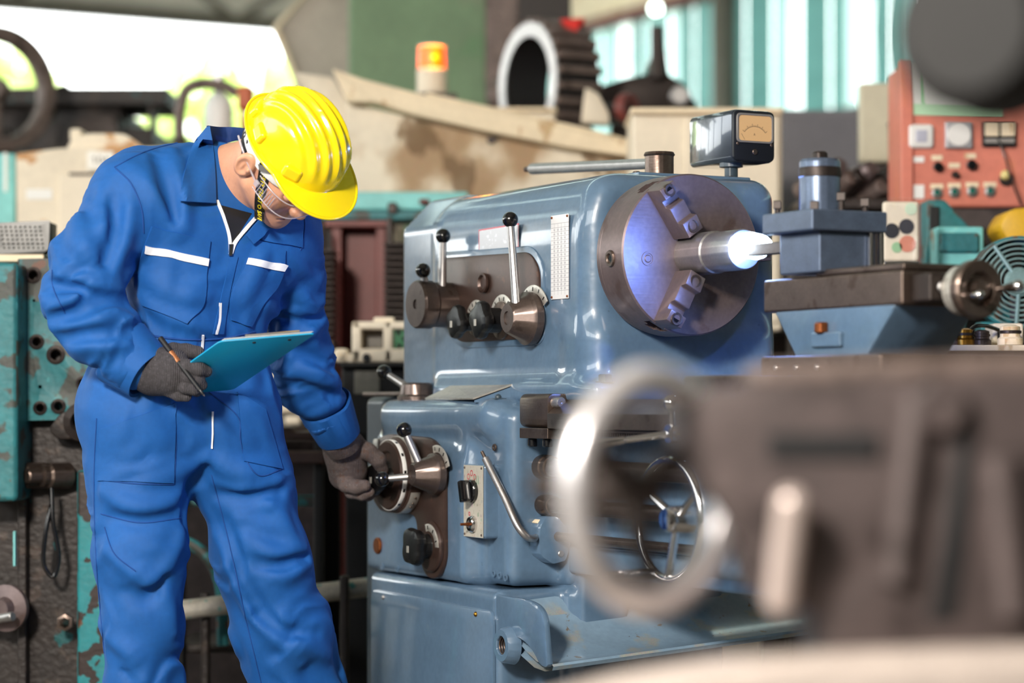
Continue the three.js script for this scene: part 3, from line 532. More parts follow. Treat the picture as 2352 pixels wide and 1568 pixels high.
// bed with ways, rack and stop block
{
  const bed = mesh('bed', [span(-0.35, 1.45, 0.565, 0.88, -0.29, 0.105, 0.01), span(-0.34, 1.45, 0.535, 0.60, -0.29, 0.125, 0.008)], M.blue, lathe);
  mesh('front_way', alongX(ext(poly([[-0.255, 0.872], [-0.255, 0.905], [-0.215, 0.936], [-0.15, 0.936], [-0.15, 0.86]]), -0.205, 1.45, 0.002)), M.steelBrown, bed);
  mesh('rear_way', span(-0.05, 1.45, 0.87, 0.925, -0.28, -0.18, 0.004), M.steelBrown, bed);
  const teeth = [];
  for (let i = 0; i < 90; i++) teeth.push(box(0.0055, 0.010, 0.03, -0.1 + i * 0.0095, 0.861, 0.225, 0));
  mesh('rack', [span(-0.12, 0.78, 0.864, 0.874, 0.205, 0.245, 0.001), ...teeth], M.darkSteel, bed);
  const sb = mesh('stop_block', alongX(ext(roundPoly([[-0.252, 0.873], [-0.252, 0.95], [-0.164, 0.95], [-0.164, 0.873]], 0.02), -0.342, -0.208, 0.003)), M.steelBrown, lathe);
  mesh('clamp_plate', [span(-0.342, -0.208, 0.848, 0.872, 0.166, 0.252, 0.002)], M.steelBrown, sb);
  mesh('stop_pin', [turned([[0, 0], [0.0125, 0], [0.0125, 0.028], [0.0105, 0.032], [0.004, 0.032], [0, 0.03]], 'x', [-0.21, 0.93, 0.232], 24)], M.steel, sb);
  for (const s of [-0.31, -0.24]) mesh('clamp_bolt', [turned(disc(0.011, 0.829, 0.848, 0.002), 'y', [s, 0, 0.235], 18)], M.black, sb);
}
// pedestal with its cover panel, oil boss and chip tray
{
  const sd = (x, y, z) => {
    let a = rbox(x, y, z, [-1.075, -0.36, -0.3, 0.4985, -0.3, 0.298], 0.02);
    const e = rbox(x, y, z, [-0.45, -0.325, -0.3, 0.4985, -0.3, 0.128], 0.02);
    const g = rbox(x, y, z, [-0.45, -0.305, 0.3, 0.56, -0.02, 0.108], 0.012);
    return smin(smin(a, e, 0.02), g, 0.02);
  };
  const pd = mesh('pedestal', nets((x, y, z) => Math.max(sd(x, y, z), -y), [-1.1, -0.02, -0.33], [-0.27, 0.59, 0.33], 0.0135), M.blue, lathe);
  mesh('cover_panel', ext(roundPoly([[-1.045, 0.02], [-1.045, 0.455], [-0.385, 0.452], [-0.372, 0.43], [-0.372, 0.02]], 0.03), 0.296, 0.306, 0.004), M.blue, pd);
  for (const [s, y, m] of [[-0.965, 0.44, M.steel], [-0.455, 0.437, M.brass], [-0.965, 0.06, M.steel], [-0.455, 0.06, M.brass]]) mesh('panel_screw', ball([s, y, 0.306], 0.006, 12), m, pd);
  mesh('oil_boss', [turned([[0.021, 0.27], [0.021, 0.318], [0.0225, 0.32], [0.036, 0.32], [0.039, 0.316], [0.045, 0.29]], 'z', [-0.305, 0.378, 0], 48)], M.blue, pd);
  const th = []; for (let i = 0; i < 5; i++) th.push(new THREE.TorusGeometry(0.0205, 0.0022, 8, 32).translate(-0.305, 0.378, 0.312 - i * 0.006));
  mesh('boss_thread', th, M.steelBrown, pd);
  mesh('boss_bore', turned([[0, 0.285], [0.021, 0.285], [0.021, 0.30]], 'z', [-0.305, 0.378, 0], 32), M.black, pd);
  const end = new THREE.Shape(); end.moveTo(-0.37, 0.489); end.lineTo(-0.24, 0.487); end.bezierCurveTo(-0.17, 0.486, -0.137, 0.47, -0.136, 0.43); end.lineTo(-0.122, 0.352); end.bezierCurveTo(-0.125, 0.342, -0.15, 0.34, -0.17, 0.355); end.bezierCurveTo(-0.2, 0.385, -0.24, 0.40, -0.29, 0.40); end.lineTo(-0.37, 0.36); end.closePath();
  mesh('tray_end', ext(end, 0.284, 0.299, 0.004), M.blue, pd);
  M.tray = mat({ map: wearTex(512, 0x7f98ad, 0.08, [{ color: 0xa99a83, at: 0.08, scale: 4, soft: 0.2, mix: 0.6 }, { color: 0x6f5a43, at: 0.36, scale: 9, soft: 0.05, mix: 0.8 }, { color: 0x3b3026, at: 0.50, scale: 40, soft: 0.03 }]), roughness: 0.3, clearcoat: 0.7, clearcoatRoughness: 0.15, tile: 0.5 });
  const tp = [], nz = 14, prof = [[-0.365, 0.475], [-0.33, 0.43], [-0.29, 0.395], [-0.24, 0.37], [-0.19, 0.352], [-0.15, 0.347], [-0.118, 0.352], [-0.113, 0.347], [-0.118, 0.338], [-0.15, 0.333], [-0.2, 0.337], [-0.26, 0.357], [-0.365, 0.42]];
  const at = (i, j) => { const z = 0.29 - j / nz * 0.88; return [prof[i][0], prof[i][1] + 0.062 * j / nz, z]; }, pos = [];
  for (let j = 0; j < nz; j++) for (let i = 0; i < prof.length - 1; i++) for (const [a, b] of [[0, 0], [1, 0], [1, 1], [0, 0], [1, 1], [0, 1]]) pos.push(...at(i + a, j + b));
  const g = new THREE.BufferGeometry(); g.setAttribute('position', new THREE.Float32BufferAttribute(pos, 3)); g.setAttribute('uv', new THREE.Float32BufferAttribute(new Float32Array(pos.length / 3 * 2), 2)); g.computeVertexNormals();
  mesh('chip_tray', toCreasedNormals(g, 0.7), M.tray, pd);
  mesh('rear_foot', span(1.0, 1.5, 0, 0.56, -0.28, 0.1, 0.02), M.blue, lathe);
}
// ── carriage: saddle, swivel, slide, tool post, handwheels ──
{
  const sd = mesh('saddle', [span(0.36, 0.95, 0.93, 0.985, -0.33, 0.25, 0.008), span(0.5, 0.9, 0.98, 1.022, -0.32, 0.155, 0.006)], M.steelBrown, lathe);
  for (const s of [0.56, 0.63, 0.7]) mesh('gib_screw', turned(disc(0.006, 0.155, 0.161, 0.001), 'z', [s, 1.0, 0], 12), M.steel, sd);
  const sw = mesh('swivel_base', [ext(roundPoly([[0.405, 1.118], [0.82, 1.118], [0.715, 1.012], [0.49, 1.012]], 0.012), -0.14, 0.058, 0.008)], M.blue, lathe);
  mesh('oil_cup', [box(0.10, 0.03, 0.012, 0.60, 1.055, 0.062, 0.004)], M.blue, sw); mesh('oil_cap', [turned(disc(0.014, 1.068, 1.09, 0.003), 'y', [0.585, 0, 0.066], 18)], M.copper, sw);
  const sl = mesh('top_slide', [span(0.37, 0.84, 1.115, 1.183, -0.125, 0.06, 0.006), span(0.55, 0.84, 1.183, 1.196, -0.12, 0.056, 0.004)], M.steelBrown, lathe);
  mesh('screw_bracket', [span(0.84, 0.90, 1.12, 1.175, -0.1, 0.04, 0.006)], M.darkSteel, sl); mesh('bracket_screw', turned(disc(0.011, 0.9, 0.908, 0.002), 'x', [0, 1.148, 0.015], 16), M.steel, sl);
  const c = [0.935, 1.142, -0.03];
  const hw = mesh('slide_handwheel', [turned([[0.02, 0.0], [0.052, 0.0], [0.056, 0.005], [0.056, 0.022], [0.052, 0.027], [0.034, 0.026], [0.028, 0.014], [0.018, 0.014], [0.016, 0.034], [0, 0.036]], 'x', [c[0], c[1], c[2]], 48), turned([[0, -0.05], [0.034, -0.05], [0.04, -0.03], [0.046, -0.006], [0, 0]], 'x', c, 40)], M.steelBrown, lathe);
  mesh('graduated_collar', turned([[0.041, -0.034], [0.0475, -0.03], [0.0475, -0.008], [0.041, -0.004]], 'x', c, 48), M.alu, hw);
  mesh('crank_handle', [rod([c[0] + 0.02, c[1], c[2] - 0.044], [c[0] + 0.045, c[1] + 0.002, c[2] - 0.046], 0.007), ball([c[0] + 0.075, c[1] + 0.005, c[2] - 0.05], 0.012, 16).scale(1, 1, 1), rod([c[0] + 0.045, c[1] + 0.002, c[2] - 0.046], [c[0] + 0.075, c[1] + 0.005, c[2] - 0.05], 0.008, 0.012)], M.chrome, hw);
  mesh('crank_handle', [rod([c[0] + 0.02, c[1] - 0.012, c[2] + 0.03], [c[0] + 0.06, c[1] - 0.012, c[2] + 0.03], 0.007, 0.009), ball([c[0] + 0.06, c[1] - 0.012, c[2] + 0.03], 0.0092, 16)], M.chrome, hw);
  const tp = mesh('tool_post', [span(0.425, 0.602, 1.272, 1.314, -0.085, 0.1, 0.004), span(0.445, 0.585, 1.19, 1.274, -0.068, 0.07, 0.004), turned([[0, 1.30], [0.047, 1.30], [0.047, 1.312], [0.042, 1.318], [0.042, 1.42], [0.038, 1.426], [0, 1.426]], 'y', [0.487, 0, 0])], mat({ map: wearTex(256, 0x5d6a80, 0.12), metalness: 0.5, roughness: 0.34, tile: 0.2 }), lathe);
  mesh('post_nut', [turned([[0.041, 1.388], [0.0435, 1.39], [0.0435, 1.408], [0.041, 1.41]], 'y', [0.487, 0, 0], 40), turned([[0, 1.42], [0.016, 1.42], [0.016, 1.438], [0.012, 1.442], [0, 1.442]], 'y', [0.487, 0, 0], 24)], M.darkSteel, tp);
  for (const [s, z, h] of [[0.575, 0.01, 0.04], [0.58, -0.045, 0.03], [0.445, 0.075, 0.03], [0.45, -0.06, 0.035], [0.575, 0.075, 0.02]]) mesh('tool_bolt', [rod([s, 1.30, z], [s, 1.312 + h, z], 0.006, 0.006, 10), turned(disc(0.011, 1.312 + h - 0.018, 1.312 + h, 0.002), 'y', [s, 0, z], 4)], M.darkSteel, tp);
  for (const z of [-0.075, -0.05]) mesh('set_screw', rod([0.592, 1.19, z], [0.592, 1.272, z], 0.006, 0.006, 10), M.chrome, tp);
  mesh('tool_bit', [span(0.29, 0.45, 1.238, 1.262, 0.02, 0.045, 0.002)], M.steelBrown, tp);
  // apron with its levers and handwheel
  const ap = mesh('apron', [span(0.46, 0.98, 0.58, 0.93, 0.08, 0.29, 0.03)], M.blue, lathe);
  const wc = [0.50, 0.70, 0.37], ring = new THREE.TorusGeometry(0.118, 0.0095, 14, 64).translate(...wc);
  const hw2 = mesh('apron_handwheel', [ring, turned([[0, -0.09], [0.03, -0.09], [0.026, 0.0], [0.02, 0.01], [0, 0.012]], 'z', wc, 28), ...[0.5, 2.6, 4.7].map((a) => rod([wc[0], wc[1], wc[2] - 0.02], [wc[0] + 0.115 * Math.cos(a), wc[1] + 0.115 * Math.sin(a), wc[2]], 0.009, 0.008))], M.chrome, lathe);
  mesh('wheel_handle', [rod([wc[0] - 0.045, wc[1] - 0.108, wc[2]], [wc[0] - 0.06, wc[1] - 0.112, wc[2] + 0.10], 0.0105, 0.0115), ball([wc[0] - 0.06, wc[1] - 0.112, wc[2] + 0.10], 0.0116, 14)], M.chrome, hw2);
  const lc = V(0.45, 0.868, 0.33);
  const cl = mesh('capstan_lever', [turned([[0, -0.06], [0.022, -0.06], [0.018, 0.012], [0, 0.016]], 'z', lc.toArray(), 24), rod(lc, [0.452, 0.915, 0.335], 0.007, 0.0065), rod(lc, [0.40, 0.855, 0.41], 0.008, 0.006), rod(lc, [0.53, 0.855, 0.33], 0.008, 0.006)], M.chrome, lathe);
  mesh('ball_knob', [ball([0.453, 0.928, 0.336], 0.0165)], M.chrome, cl);
  mesh('lever_grip', [rod([0.40, 0.855, 0.41], [0.37, 0.848, 0.46], 0.007, 0.011), ball([0.37, 0.848, 0.46], 0.011, 14)], M.chrome, cl);
}
// work bar held in the chuck and an added glow standing in for lens flare
{
  const t = single('steel_workpiece', [turned([[0, -0.04], [0.047, -0.04], [0.047, 0.10], [0.044, 0.104], [0.044, 0.205], [0.041, 0.21], [0.02, 0.212], [0, 0.212]], 'x', [0, 1.258, 0], 48)], M.steel, 'bright round steel bar held in the jaws of the chuck', 'workpiece');
  toShed(t);
  const sp = thing('added_flare_glow', 'added glowing ball standing in for lens flare at the end of the round steel bar', 'added_glow', LATHE_AT, LATHE_TURN);
  const g = new THREE.SphereGeometry(0.033, 40, 28), p = g.attributes.position;
  for (let i = 0; i < p.count; i++) { const v = V().fromBufferAttribute(p, i), k = 1 + 0.12 * noiseA(v.x * 40, v.y * 40, v.z * 40); p.setXYZ(i, v.x * k * 1.15, v.y * k * 0.85, v.z * k * 1.5); }
  g.computeVertexNormals();
  mesh('glowing_core', g.translate(0.265, 1.262, 0.02), mat({ color: 0xffffff, emissive: new THREE.Color().setRGB(0.55, 0.78, 1), emissiveIntensity: 22, roughness: 0.9 }), sp);
  const l = new THREE.PointLight(new THREE.Color().setRGB(0.06, 0.2, 1), 0.65, 0, 2);  // added blue light that tints the chuck
  l.position.set(0.265, 1.262, 0.02); l.castShadow = true; l.shadow.radius = 1.4; sp.add(l);
}
// ───────── the worker ─────────
const J = {
  neck: W(512, 420, 5.37), RS: W(306, 462, 5.27), RE: W(186, 688, 5.2), RW: W(318, 850, 5.2),
  LS: W(648, 535, 5.48), LE: W(676, 735, 5.58), LF: W(700, 860, 5.66), LW: W(772, 992, 5.76),
};
let boneGroup = 0;
const bones = [];                                            // [a, b, ra, rb, fold depth, fold frequency along, smoothing]
const bone = (a, b, ra, rb, amp = 0.004, fa = 14, k = 0.05, tilt = 0.3) => {
  const ax = b.clone().sub(a).normalize(), t = V(0.3, 0.2, 1).normalize(), fd = ax.clone().addScaledVector(t, tilt).normalize(), e1 = V(0, 0, 1).cross(fd).normalize(), e2 = fd.clone().cross(e1);
  bones.push({ f: cone3(a, b, ra, rb), amp, fa, k, fd, e1, e2, g: boneGroup });
};
// torso, as bands across the body
bone(W(345, 440, 5.34), W(520, 425, 5.42), 0.104, 0.098, 0.003, 9, 0.07); bone(J.RS, J.LS, 0.088, 0.082, 0.003, 9, 0.07);
bone(W(395, 540, 5.34), W(575, 560, 5.44), 0.114, 0.112, 0.003, 8, 0.07); bone(W(410, 650, 5.35), W(525, 660, 5.42), 0.114, 0.106, 0.004, 9, 0.07);
bone(W(418, 740, 5.36), W(505, 745, 5.42), 0.104, 0.098, 0.005, 12, 0.06); bone(W(395, 785, 5.36), W(505, 785, 5.42), 0.094, 0.086, 0.004, 20, 0.035);
bone(W(330, 890, 5.36), W(510, 910, 5.44), 0.122, 0.118, 0.005, 9, 0.06); bone(W(335, 960, 5.36), W(505, 975, 5.44), 0.124, 0.122, 0.004, 9, 0.06);
// right arm
boneGroup = 1;
bone(J.RS, W(212, 592, 5.21), 0.082, 0.08, 0.004, 12, 0.05, 0.8); bone(W(212, 590, 5.21), J.RE, 0.082, 0.078, 0.010, 11, 0.04, 0.5); bone(J.RE, W(232, 760, 5.19), 0.078, 0.076, 0.012, 13, 0.03, 0.4); bone(W(232, 760, 5.19), W(296, 828, 5.195), 0.076, 0.062, 0.005, 15, 0.03, 0.3);
// left arm
boneGroup = 2;
bone(J.LS, W(668, 640, 5.53), 0.08, 0.072, 0.006, 12, 0.05, 0.6); bone(W(668, 640, 5.53), J.LE, 0.072, 0.068, 0.010, 13, 0.04, 0.4); bone(J.LE, J.LF, 0.070, 0.073, 0.011, 12, 0.03, 0.6); bone(J.LF, W(752, 955, 5.73), 0.072, 0.055, 0.006, 15, 0.03, 0.4);
// legs
boneGroup = 0;
bone(W(312, 960, 5.36), W(318, 1110, 5.36), 0.124, 0.108, 0.004, 8, 0.06); bone(W(318, 1110, 5.36), W(322, 1260, 5.34), 0.106, 0.097, 0.004, 9, 0.05, 0.7); bone(W(322, 1260, 5.34), W(325, 1420, 5.36), 0.097, 0.086, 0.004, 7, 0.05, 0.9); bone(W(325, 1420, 5.36), W(342, 1785, 5.4), 0.086, 0.098, 0.006, 6, 0.05, 1.4);
bone(W(505, 980, 5.44), W(566, 1110, 5.45), 0.122, 0.098, 0.005, 9, 0.06); bone(W(566, 1110, 5.45), W(600, 1280, 5.46), 0.098, 0.103, 0.004, 9, 0.05, 0.7); bone(W(600, 1280, 5.46), W(645, 1440, 5.5), 0.103, 0.106, 0.004, 7, 0.05, 0.9); bone(W(645, 1440, 5.5), W(752, 1775, 5.58), 0.106, 0.104, 0.008, 6, 0.05, 1.3);
function clothBase(x, y, z) {
  let d = 1e9, near = 1e9; const ds = [], parts = [1e9, 1e9, 1e9];
  for (const b of bones) { const v = b.f(x, y, z); ds.push(v); if (v < near) near = v; }
  if (near > 0.12) return near - 0.02;
  for (let i = 0; i < bones.length; i++) if (ds[i] < near + 0.2) { const g = bones[i].g; parts[g] = parts[g] > 1e8 ? ds[i] : smin(parts[g], ds[i], bones[i].k); }
  const kr = 0.006 + 0.06 * sstep(0.20, 0.07, Math.hypot(x - J.RS.x, y - J.RS.y, z - J.RS.z)), kl = 0.006 + 0.06 * sstep(0.17, 0.07, Math.hypot(x - J.LS.x, y - J.LS.y, z - J.LS.z));
  d = smin(smin(parts[0], parts[1], kr), parts[2], kl);
  if (Math.abs(d) < 0.045) {
    let s = 0, w = 0;
    for (let i = 0; i < bones.length; i++) {
      const e = Math.exp(-(ds[i] - near) / 0.02); if (e < 0.03) continue;
      const b = bones[i], u = (x * b.fd.x + y * b.fd.y + z * b.fd.z) * b.fa, v1 = (x * b.e1.x + y * b.e1.y + z * b.e1.z) * 3.4, v2 = (x * b.e2.x + y * b.e2.y + z * b.e2.z) * 3.4;
      const wob = 0.7 * noiseB(x * 5, y * 5, z * 5), n = noiseA(u + wob, v1, v2), n2 = noiseB(u * 1.9, v1 * 2.2, v2 * 2.2);
      s += 1.75 * e * b.amp * ((0.62 - Math.sqrt(n * n + 0.02) * 1.7) * 1.1 + 0.2 * n2); w += e;
    }
    d -= s / w;
  }
  return d;
}
// single folds traced along the cloth: raised rolls and the furrows beside them
const foldLines = [];
function foldLine(pts, r, k, sign) {
  if (pts[0][1] > 1060) r *= 0.78;
  const c = new THREE.CatmullRomCurve3(pts.map(([x, y]) => V(x, y, 0)), false, 'centripetal'), n = 9, q = [];
  for (const p of c.getSpacedPoints(n)) { const h = onField(clothBase, p.x, p.y, sign > 0 ? -r * 0.25 : r * 0.35); if (h) q.push(h); }
  if (q.length < 3) return;
  const m = q.reduce((a, b) => a.add(b), V(0, 0, 0)).multiplyScalar(1 / q.length), R = Math.max(...q.map((p) => p.distanceTo(m)));
  const segs = q.slice(0, -1).map((p, i) => { const e = (j) => r * (0.25 + 0.75 * Math.sin(Math.PI * clamp(j / (q.length - 1)))); return cone3(p, q[i + 1], e(i), e(i + 1)); });
  foldLines.push({ m, R: R + 0.06, segs, k, sign });
}
function clothField(x, y, z) {
  let d = clothBase(x, y, z);
  if (Math.abs(d) < 0.04) for (const f of foldLines) {
    if (Math.hypot(x - f.m.x, y - f.m.y, z - f.m.z) > f.R) continue;
    let e = 1; for (const s of f.segs) { const v = s(x, y, z); if (v < e) e = v; }
    if (e < 0.05) d = f.sign > 0 ? smin(d, e, f.k) : smax(d, -e, f.k);
  }
  return d;
}
M.overall = mat({ map: wearTex(512, 0x09559e, 0.07, [], 60), roughness: 0.72, sheen: 0.2, sheenRoughness: 0.5, sheenColor: new THREE.Color(0x6a9ad8), bumpMap: weave, bumpScale: 0.0004, tile: 0.06 });
M.overall.map.repeat.set(0.1, 0.1);
M.navy = mat({ color: 0x0c2f68, roughness: 0.8 });
M.stitch = mat({ color: 0x0b438a, roughness: 0.8 });
M.skin = mat({ map: wearTex(256, 0xd39b7c, 0.05, [{ color: 0xc07d62, at: 0.18, scale: 5, soft: 0.25, mix: 0.35 }]), roughness: 0.48, clearcoat: 0.15, clearcoatRoughness: 0.4, tile: 0.2 });
M.hair = mat({ map: wearTex(128, 0x17120f, 0.4), roughness: 0.7, tile: 0.03 });
M.glove = mat({ map: wearTex(256, 0x4a474b, 0.25, [{ color: 0x77747a, at: 0.22, scale: 16, soft: 0.1, mix: 0.5 }], 60), roughness: 0.95, bumpMap: knit, bumpScale: 0.004, tile: 0.06 });
M.gloveWorn = mat({ map: wearTex(256, 0x665a58, 0.2, [{ color: 0x6a4a3b, at: 0.06, scale: 3, soft: 0.2, mix: 0.5 }, { color: 0x85807f, at: 0.24, scale: 14, soft: 0.1, mix: 0.5 }], 60), roughness: 0.95, bumpMap: knit, bumpScale: 0.002, tile: 0.06 });

[[[105, 640], [150, 628], [190, 655], [245, 672]], [[108, 705], [165, 690], [215, 650], [268, 655]], [[128, 752], [200, 745], [255, 716], [300, 735]], [[165, 795], [235, 788], [292, 790]], [[232, 440], [240, 500], [250, 560]], [[180, 500], [190, 560], [230, 620]], [[300, 480], [285, 560], [262, 625]],
  [[612, 700], [660, 728], [738, 700]], [[640, 760], [690, 770], [735, 745]], [[640, 845], [700, 858], [765, 880]], [[680, 815], [735, 850], [768, 905]], [[655, 925], [715, 945], [772, 930]], [[640, 620], [680, 660], [720, 720]], [[660, 580], [700, 620], [730, 640]],
  [[240, 1130], [300, 1162], [360, 1165], [412, 1138]], [[245, 1262], [300, 1312], [350, 1330], [402, 1270], [415, 1225]], [[350, 1335], [382, 1375], [398, 1450]], [[255, 1470], [300, 1500], [330, 1560]],
  [[495, 1100], [560, 1122], [640, 1105]], [[600, 1140], [640, 1180], [675, 1240]], [[570, 1240], [630, 1270], [698, 1262]], [[610, 1310], [660, 1318], [708, 1292]], [[505, 1235], [540, 1330], [600, 1430], [690, 1520]], [[640, 1425], [690, 1480], [752, 1505]],
  [[330, 690], [400, 728], [500, 758]], [[345, 640], [400, 670], [470, 680]], [[398, 350], [412, 430], [425, 520]], [[340, 420], [375, 480], [400, 540]], [[470, 1050], [400, 1085], [335, 1098]], [[482, 1052], [550, 1082], [620, 1080]], [[555, 690], [580, 640], [600, 590]]].forEach((p, i) => foldLine(p, 0.0105 + 0.003 * (i % 3), 0.034, 1));
[[[112, 672], [165, 658], [225, 690]], [[118, 728], [180, 715], [240, 690], [290, 700]], [[150, 775], [220, 768], [290, 762]], [[640, 715], [690, 742], [738, 725]], [[640, 800], [700, 815], [762, 850]], [[660, 890], [720, 905], [770, 905]], [[262, 455], [262, 530], [240, 600]], [[258, 1190], [320, 1200], [400, 1185]], [[285, 1360], [335, 1372], [375, 1330]], [[500, 1135], [570, 1142], [640, 1128]], [[560, 1290], [630, 1300], [700, 1280]], [[520, 1200], [560, 1330], [620, 1420]], [[470, 1075], [440, 1110], [420, 1150]], [[600, 1410], [660, 1450], [730, 1450]], [[360, 360], [385, 430], [400, 500]]].forEach((p, i) => foldLine(p, 0.009 + 0.002 * (i % 3), 0.03, -1));
const person = thing('person', 'worker in blue coverall leaning over the lathe with a clipboard', 'person', [0, 0, 0]);
const coverall = mesh('coverall', nets(clothField, [-1.16, 0.02, -5.92], [-0.28, 1.62, -5.02], 0.0088), M.overall, person);
// rays from the camera give points on the cloth for its seams, pockets and zips
function onField(field, px, py, lift = 0, from = 4.95, to = 6.1) {
  const dir = W(px, py, 1).sub(V(0, EYE, 0)); let prev = 1;
  for (let d = from; d < to; d += 0.004) {
    const p = W(px, py, d), v = field(p.x, p.y, p.z);
    if (v < 0) {
      let a = d - 0.004, b = d; for (let i = 0; i < 8; i++) { const m = (a + b) / 2, q = W(px, py, m); if (field(q.x, q.y, q.z) < 0) b = m; else a = m; }
      const q = W(px, py, b), e = 0.004, n = V(field(q.x + e, q.y, q.z) - field(q.x - e, q.y, q.z), field(q.x, q.y + e, q.z) - field(q.x, q.y - e, q.z), field(q.x, q.y, q.z + e) - field(q.x, q.y, q.z - e)).normalize();
      return q.addScaledVector(n, lift);
    }
  }
  return null;
}
const onCloth = (px, py, lift = 0) => onField(clothField, px, py, lift);
function along(pts, n) { const c = new THREE.CatmullRomCurve3(pts.map(([x, y]) => V(x, y, 0)), false, 'centripetal'); return c.getSpacedPoints(n).map((p) => [p.x, p.y]); }
function seam(pts, r = 0.0016, m = M.stitch, n = 40, lift = 0.0004, name = 'seam') {
  const q = along(pts, n).map(([x, y]) => onCloth(x, y, lift)).filter(Boolean);
  if (q.length > 3) return mesh(name, tube(q, r, n, 6), m, coverall);
}
function gridMesh(P, nu, nv, t) {                             // P(i, j) -> point; thickness t along the normal
  const pos = [], top = [], nor = [];
  for (let j = 0; j <= nv; j++) for (let i = 0; i <= nu; i++) top.push(P(i / nu, j / nv));
  const id = (i, j) => j * (nu + 1) + i;
  for (let j = 0; j <= nv; j++) for (let i = 0; i <= nu; i++) { const a = top[id(Math.min(i + 1, nu), j)].clone().sub(top[id(Math.max(i - 1, 0), j)]), b = top[id(i, Math.min(j + 1, nv))].clone().sub(top[id(i, Math.max(j - 1, 0))]); nor.push(a.cross(b).normalize()); }
  const low = top.map((p, k) => p.clone().addScaledVector(nor[k], -t)), uv = [];
  const f = (...q) => { for (const p of [q[0], q[1], q[2], q[0], q[2], q[3]]) { pos.push(p[0].x, p[0].y, p[0].z); uv.push(p[1], p[2]); } };
  const A = (i, j) => [top[id(i, j)], i / nu, j / nv], B = (i, j) => [low[id(i, j)], i / nu, j / nv];
  for (let j = 0; j < nv; j++) for (let i = 0; i < nu; i++) { f(A(i, j), A(i + 1, j), A(i + 1, j + 1), A(i, j + 1)); f(B(i, j + 1), B(i + 1, j + 1), B(i + 1, j), B(i, j)); }
  for (let i = 0; i < nu; i++) { f(B(i, 0), B(i + 1, 0), A(i + 1, 0), A(i, 0)); f(A(i, nv), A(i + 1, nv), B(i + 1, nv), B(i, nv)); }
  for (let j = 0; j < nv; j++) { f(A(0, j), A(0, j + 1), B(0, j + 1), B(0, j)); f(B(nu, j), B(nu, j + 1), A(nu, j + 1), A(nu, j)); }
  const g = new THREE.BufferGeometry(); g.setAttribute('position', new THREE.Float32BufferAttribute(pos, 3)); g.setAttribute('uv', new THREE.Float32BufferAttribute(uv, 2)); g.computeVertexNormals();
  return toCreasedNormals(g, 1.0);
}
// a cloth patch between two edge lines (left and right, top to bottom), lying on the field
function patch(name, left, right, m, lift, t = 0.004, nu = 10, nv = 14, parent = coverall, field = clothField) {
  const L = along(left, nv), R = along(right, nv);
  const P = (u, v) => { const j = Math.round(v * nv), x = L[j][0] + (R[j][0] - L[j][0]) * u, y = L[j][1] + (R[j][1] - L[j][1]) * u; return onField(field, x, y, lift) || W(x, y, 5.35); };
  return mesh(name, gridMesh((u, v) => P(u, 1 - v), nu, nv, t), m, parent);
}
M.zip = mat({ color: 0xf0f2f4, roughness: 0.55 });
// chest pockets with white zips
patch('chest_pocket', [[348, 520], [322, 590], [312, 660], [330, 700]], [[482, 553], [474, 620], [466, 700], [430, 742]], M.overall, 0.005, 0.006, 14, 18);
patch('pocket_zip', [[331, 562], [329, 578]], [[477, 594], [474, 611]], M.zip, 0.0085, 0.003, 16, 3);
patch('chest_pocket', [[588, 550], [560, 612], [528, 680], [530, 735]], [[655, 575], [645, 640], [600, 705], [575, 750]], M.overall, 0.005, 0.006, 12, 16);
patch('pocket_zip', [[568, 592], [563, 607]], [[657, 608], [648, 622]], M.zip, 0.0085, 0.003, 10, 3);
patch('pocket_flap', [[602, 512], [600, 552]], [[694, 515], [692, 568]], M.overall, 0.005, 0.005, 10, 8);
patch('thigh_pocket', [[232, 985], [226, 1104]], [[404, 925], [398, 1108]], M.overall, 0.004, 0.005, 14, 14);
patch('thigh_pocket', [[545, 900], [560, 1060]], [[608, 940], [648, 1078]], M.overall, 0.004, 0.005, 10, 12);
// front zip and waistband
{
  const zip = (pts, w, n = 24) => { const q = along(pts, n); patch('front_zip', q.map(([x, y]) => [x - w, y]), q.map(([x, y]) => [x + w, y]), M.zip, 0.004, 0.003, 3, n); };
  zip([[497, 460], [515, 505], [526, 545], [528, 583]], 3.2); zip([[588, 498], [560, 530], [537, 560], [529, 583]], 5);
  zip([[505, 695], [503, 735], [496, 766]], 2.5, 10); zip([[466, 768], [463, 800], [460, 830]], 2.6, 8); zip([[488, 945], [488, 1000], [486, 1030]], 2, 10);
  patch('zip_slider', [[524, 560], [524, 587]], [[533, 560], [531, 587]], M.chrome, 0.007, 0.004, 2, 3);
  patch('undershirt', [[503, 470], [520, 520], [530, 566]], [[578, 490], [556, 525], [533, 566]], M.blackMatt, 0.001, 0.002, 8, 10);
  patch('placket', [[530, 590], [512, 660], [488, 766]], [[546, 590], [530, 660], [512, 766]], M.overall, 0.003, 0.004, 3, 16);
  seam([[318, 765], [400, 778], [500, 778], [585, 762]], 0.0025); seam([[318, 800], [400, 815], [500, 812]], 0.0014);
}
seam([[265, 386], [300, 420], [325, 480], [330, 535]], 0.0018); seam([[262, 384], [330, 350], [400, 330], [440, 322]], 0.0016); seam([[694, 470], [700, 520], [690, 575]], 0.0016);
seam([[400, 925], [404, 1020], [400, 1108]], 0.0016); seam([[222, 960], [216, 1100], [222, 1300], [240, 1500]], 0.0014); seam([[226, 1100], [300, 1110], [398, 1112]], 0.0018); seam([[232, 1180], [320, 1200], [415, 1190]], 0.0015); seam([[240, 1210], [262, 1270], [312, 1312]], 0.0015); seam([[486, 1090], [520, 1220], [560, 1400], [600, 1568]], 0.0015); seam([[480, 900], [548, 960], [552, 1010], [566, 1058], [596, 1092], [646, 1078]], 0.0016); seam([[120, 620], [122, 660], [150, 720]], 0.0014);
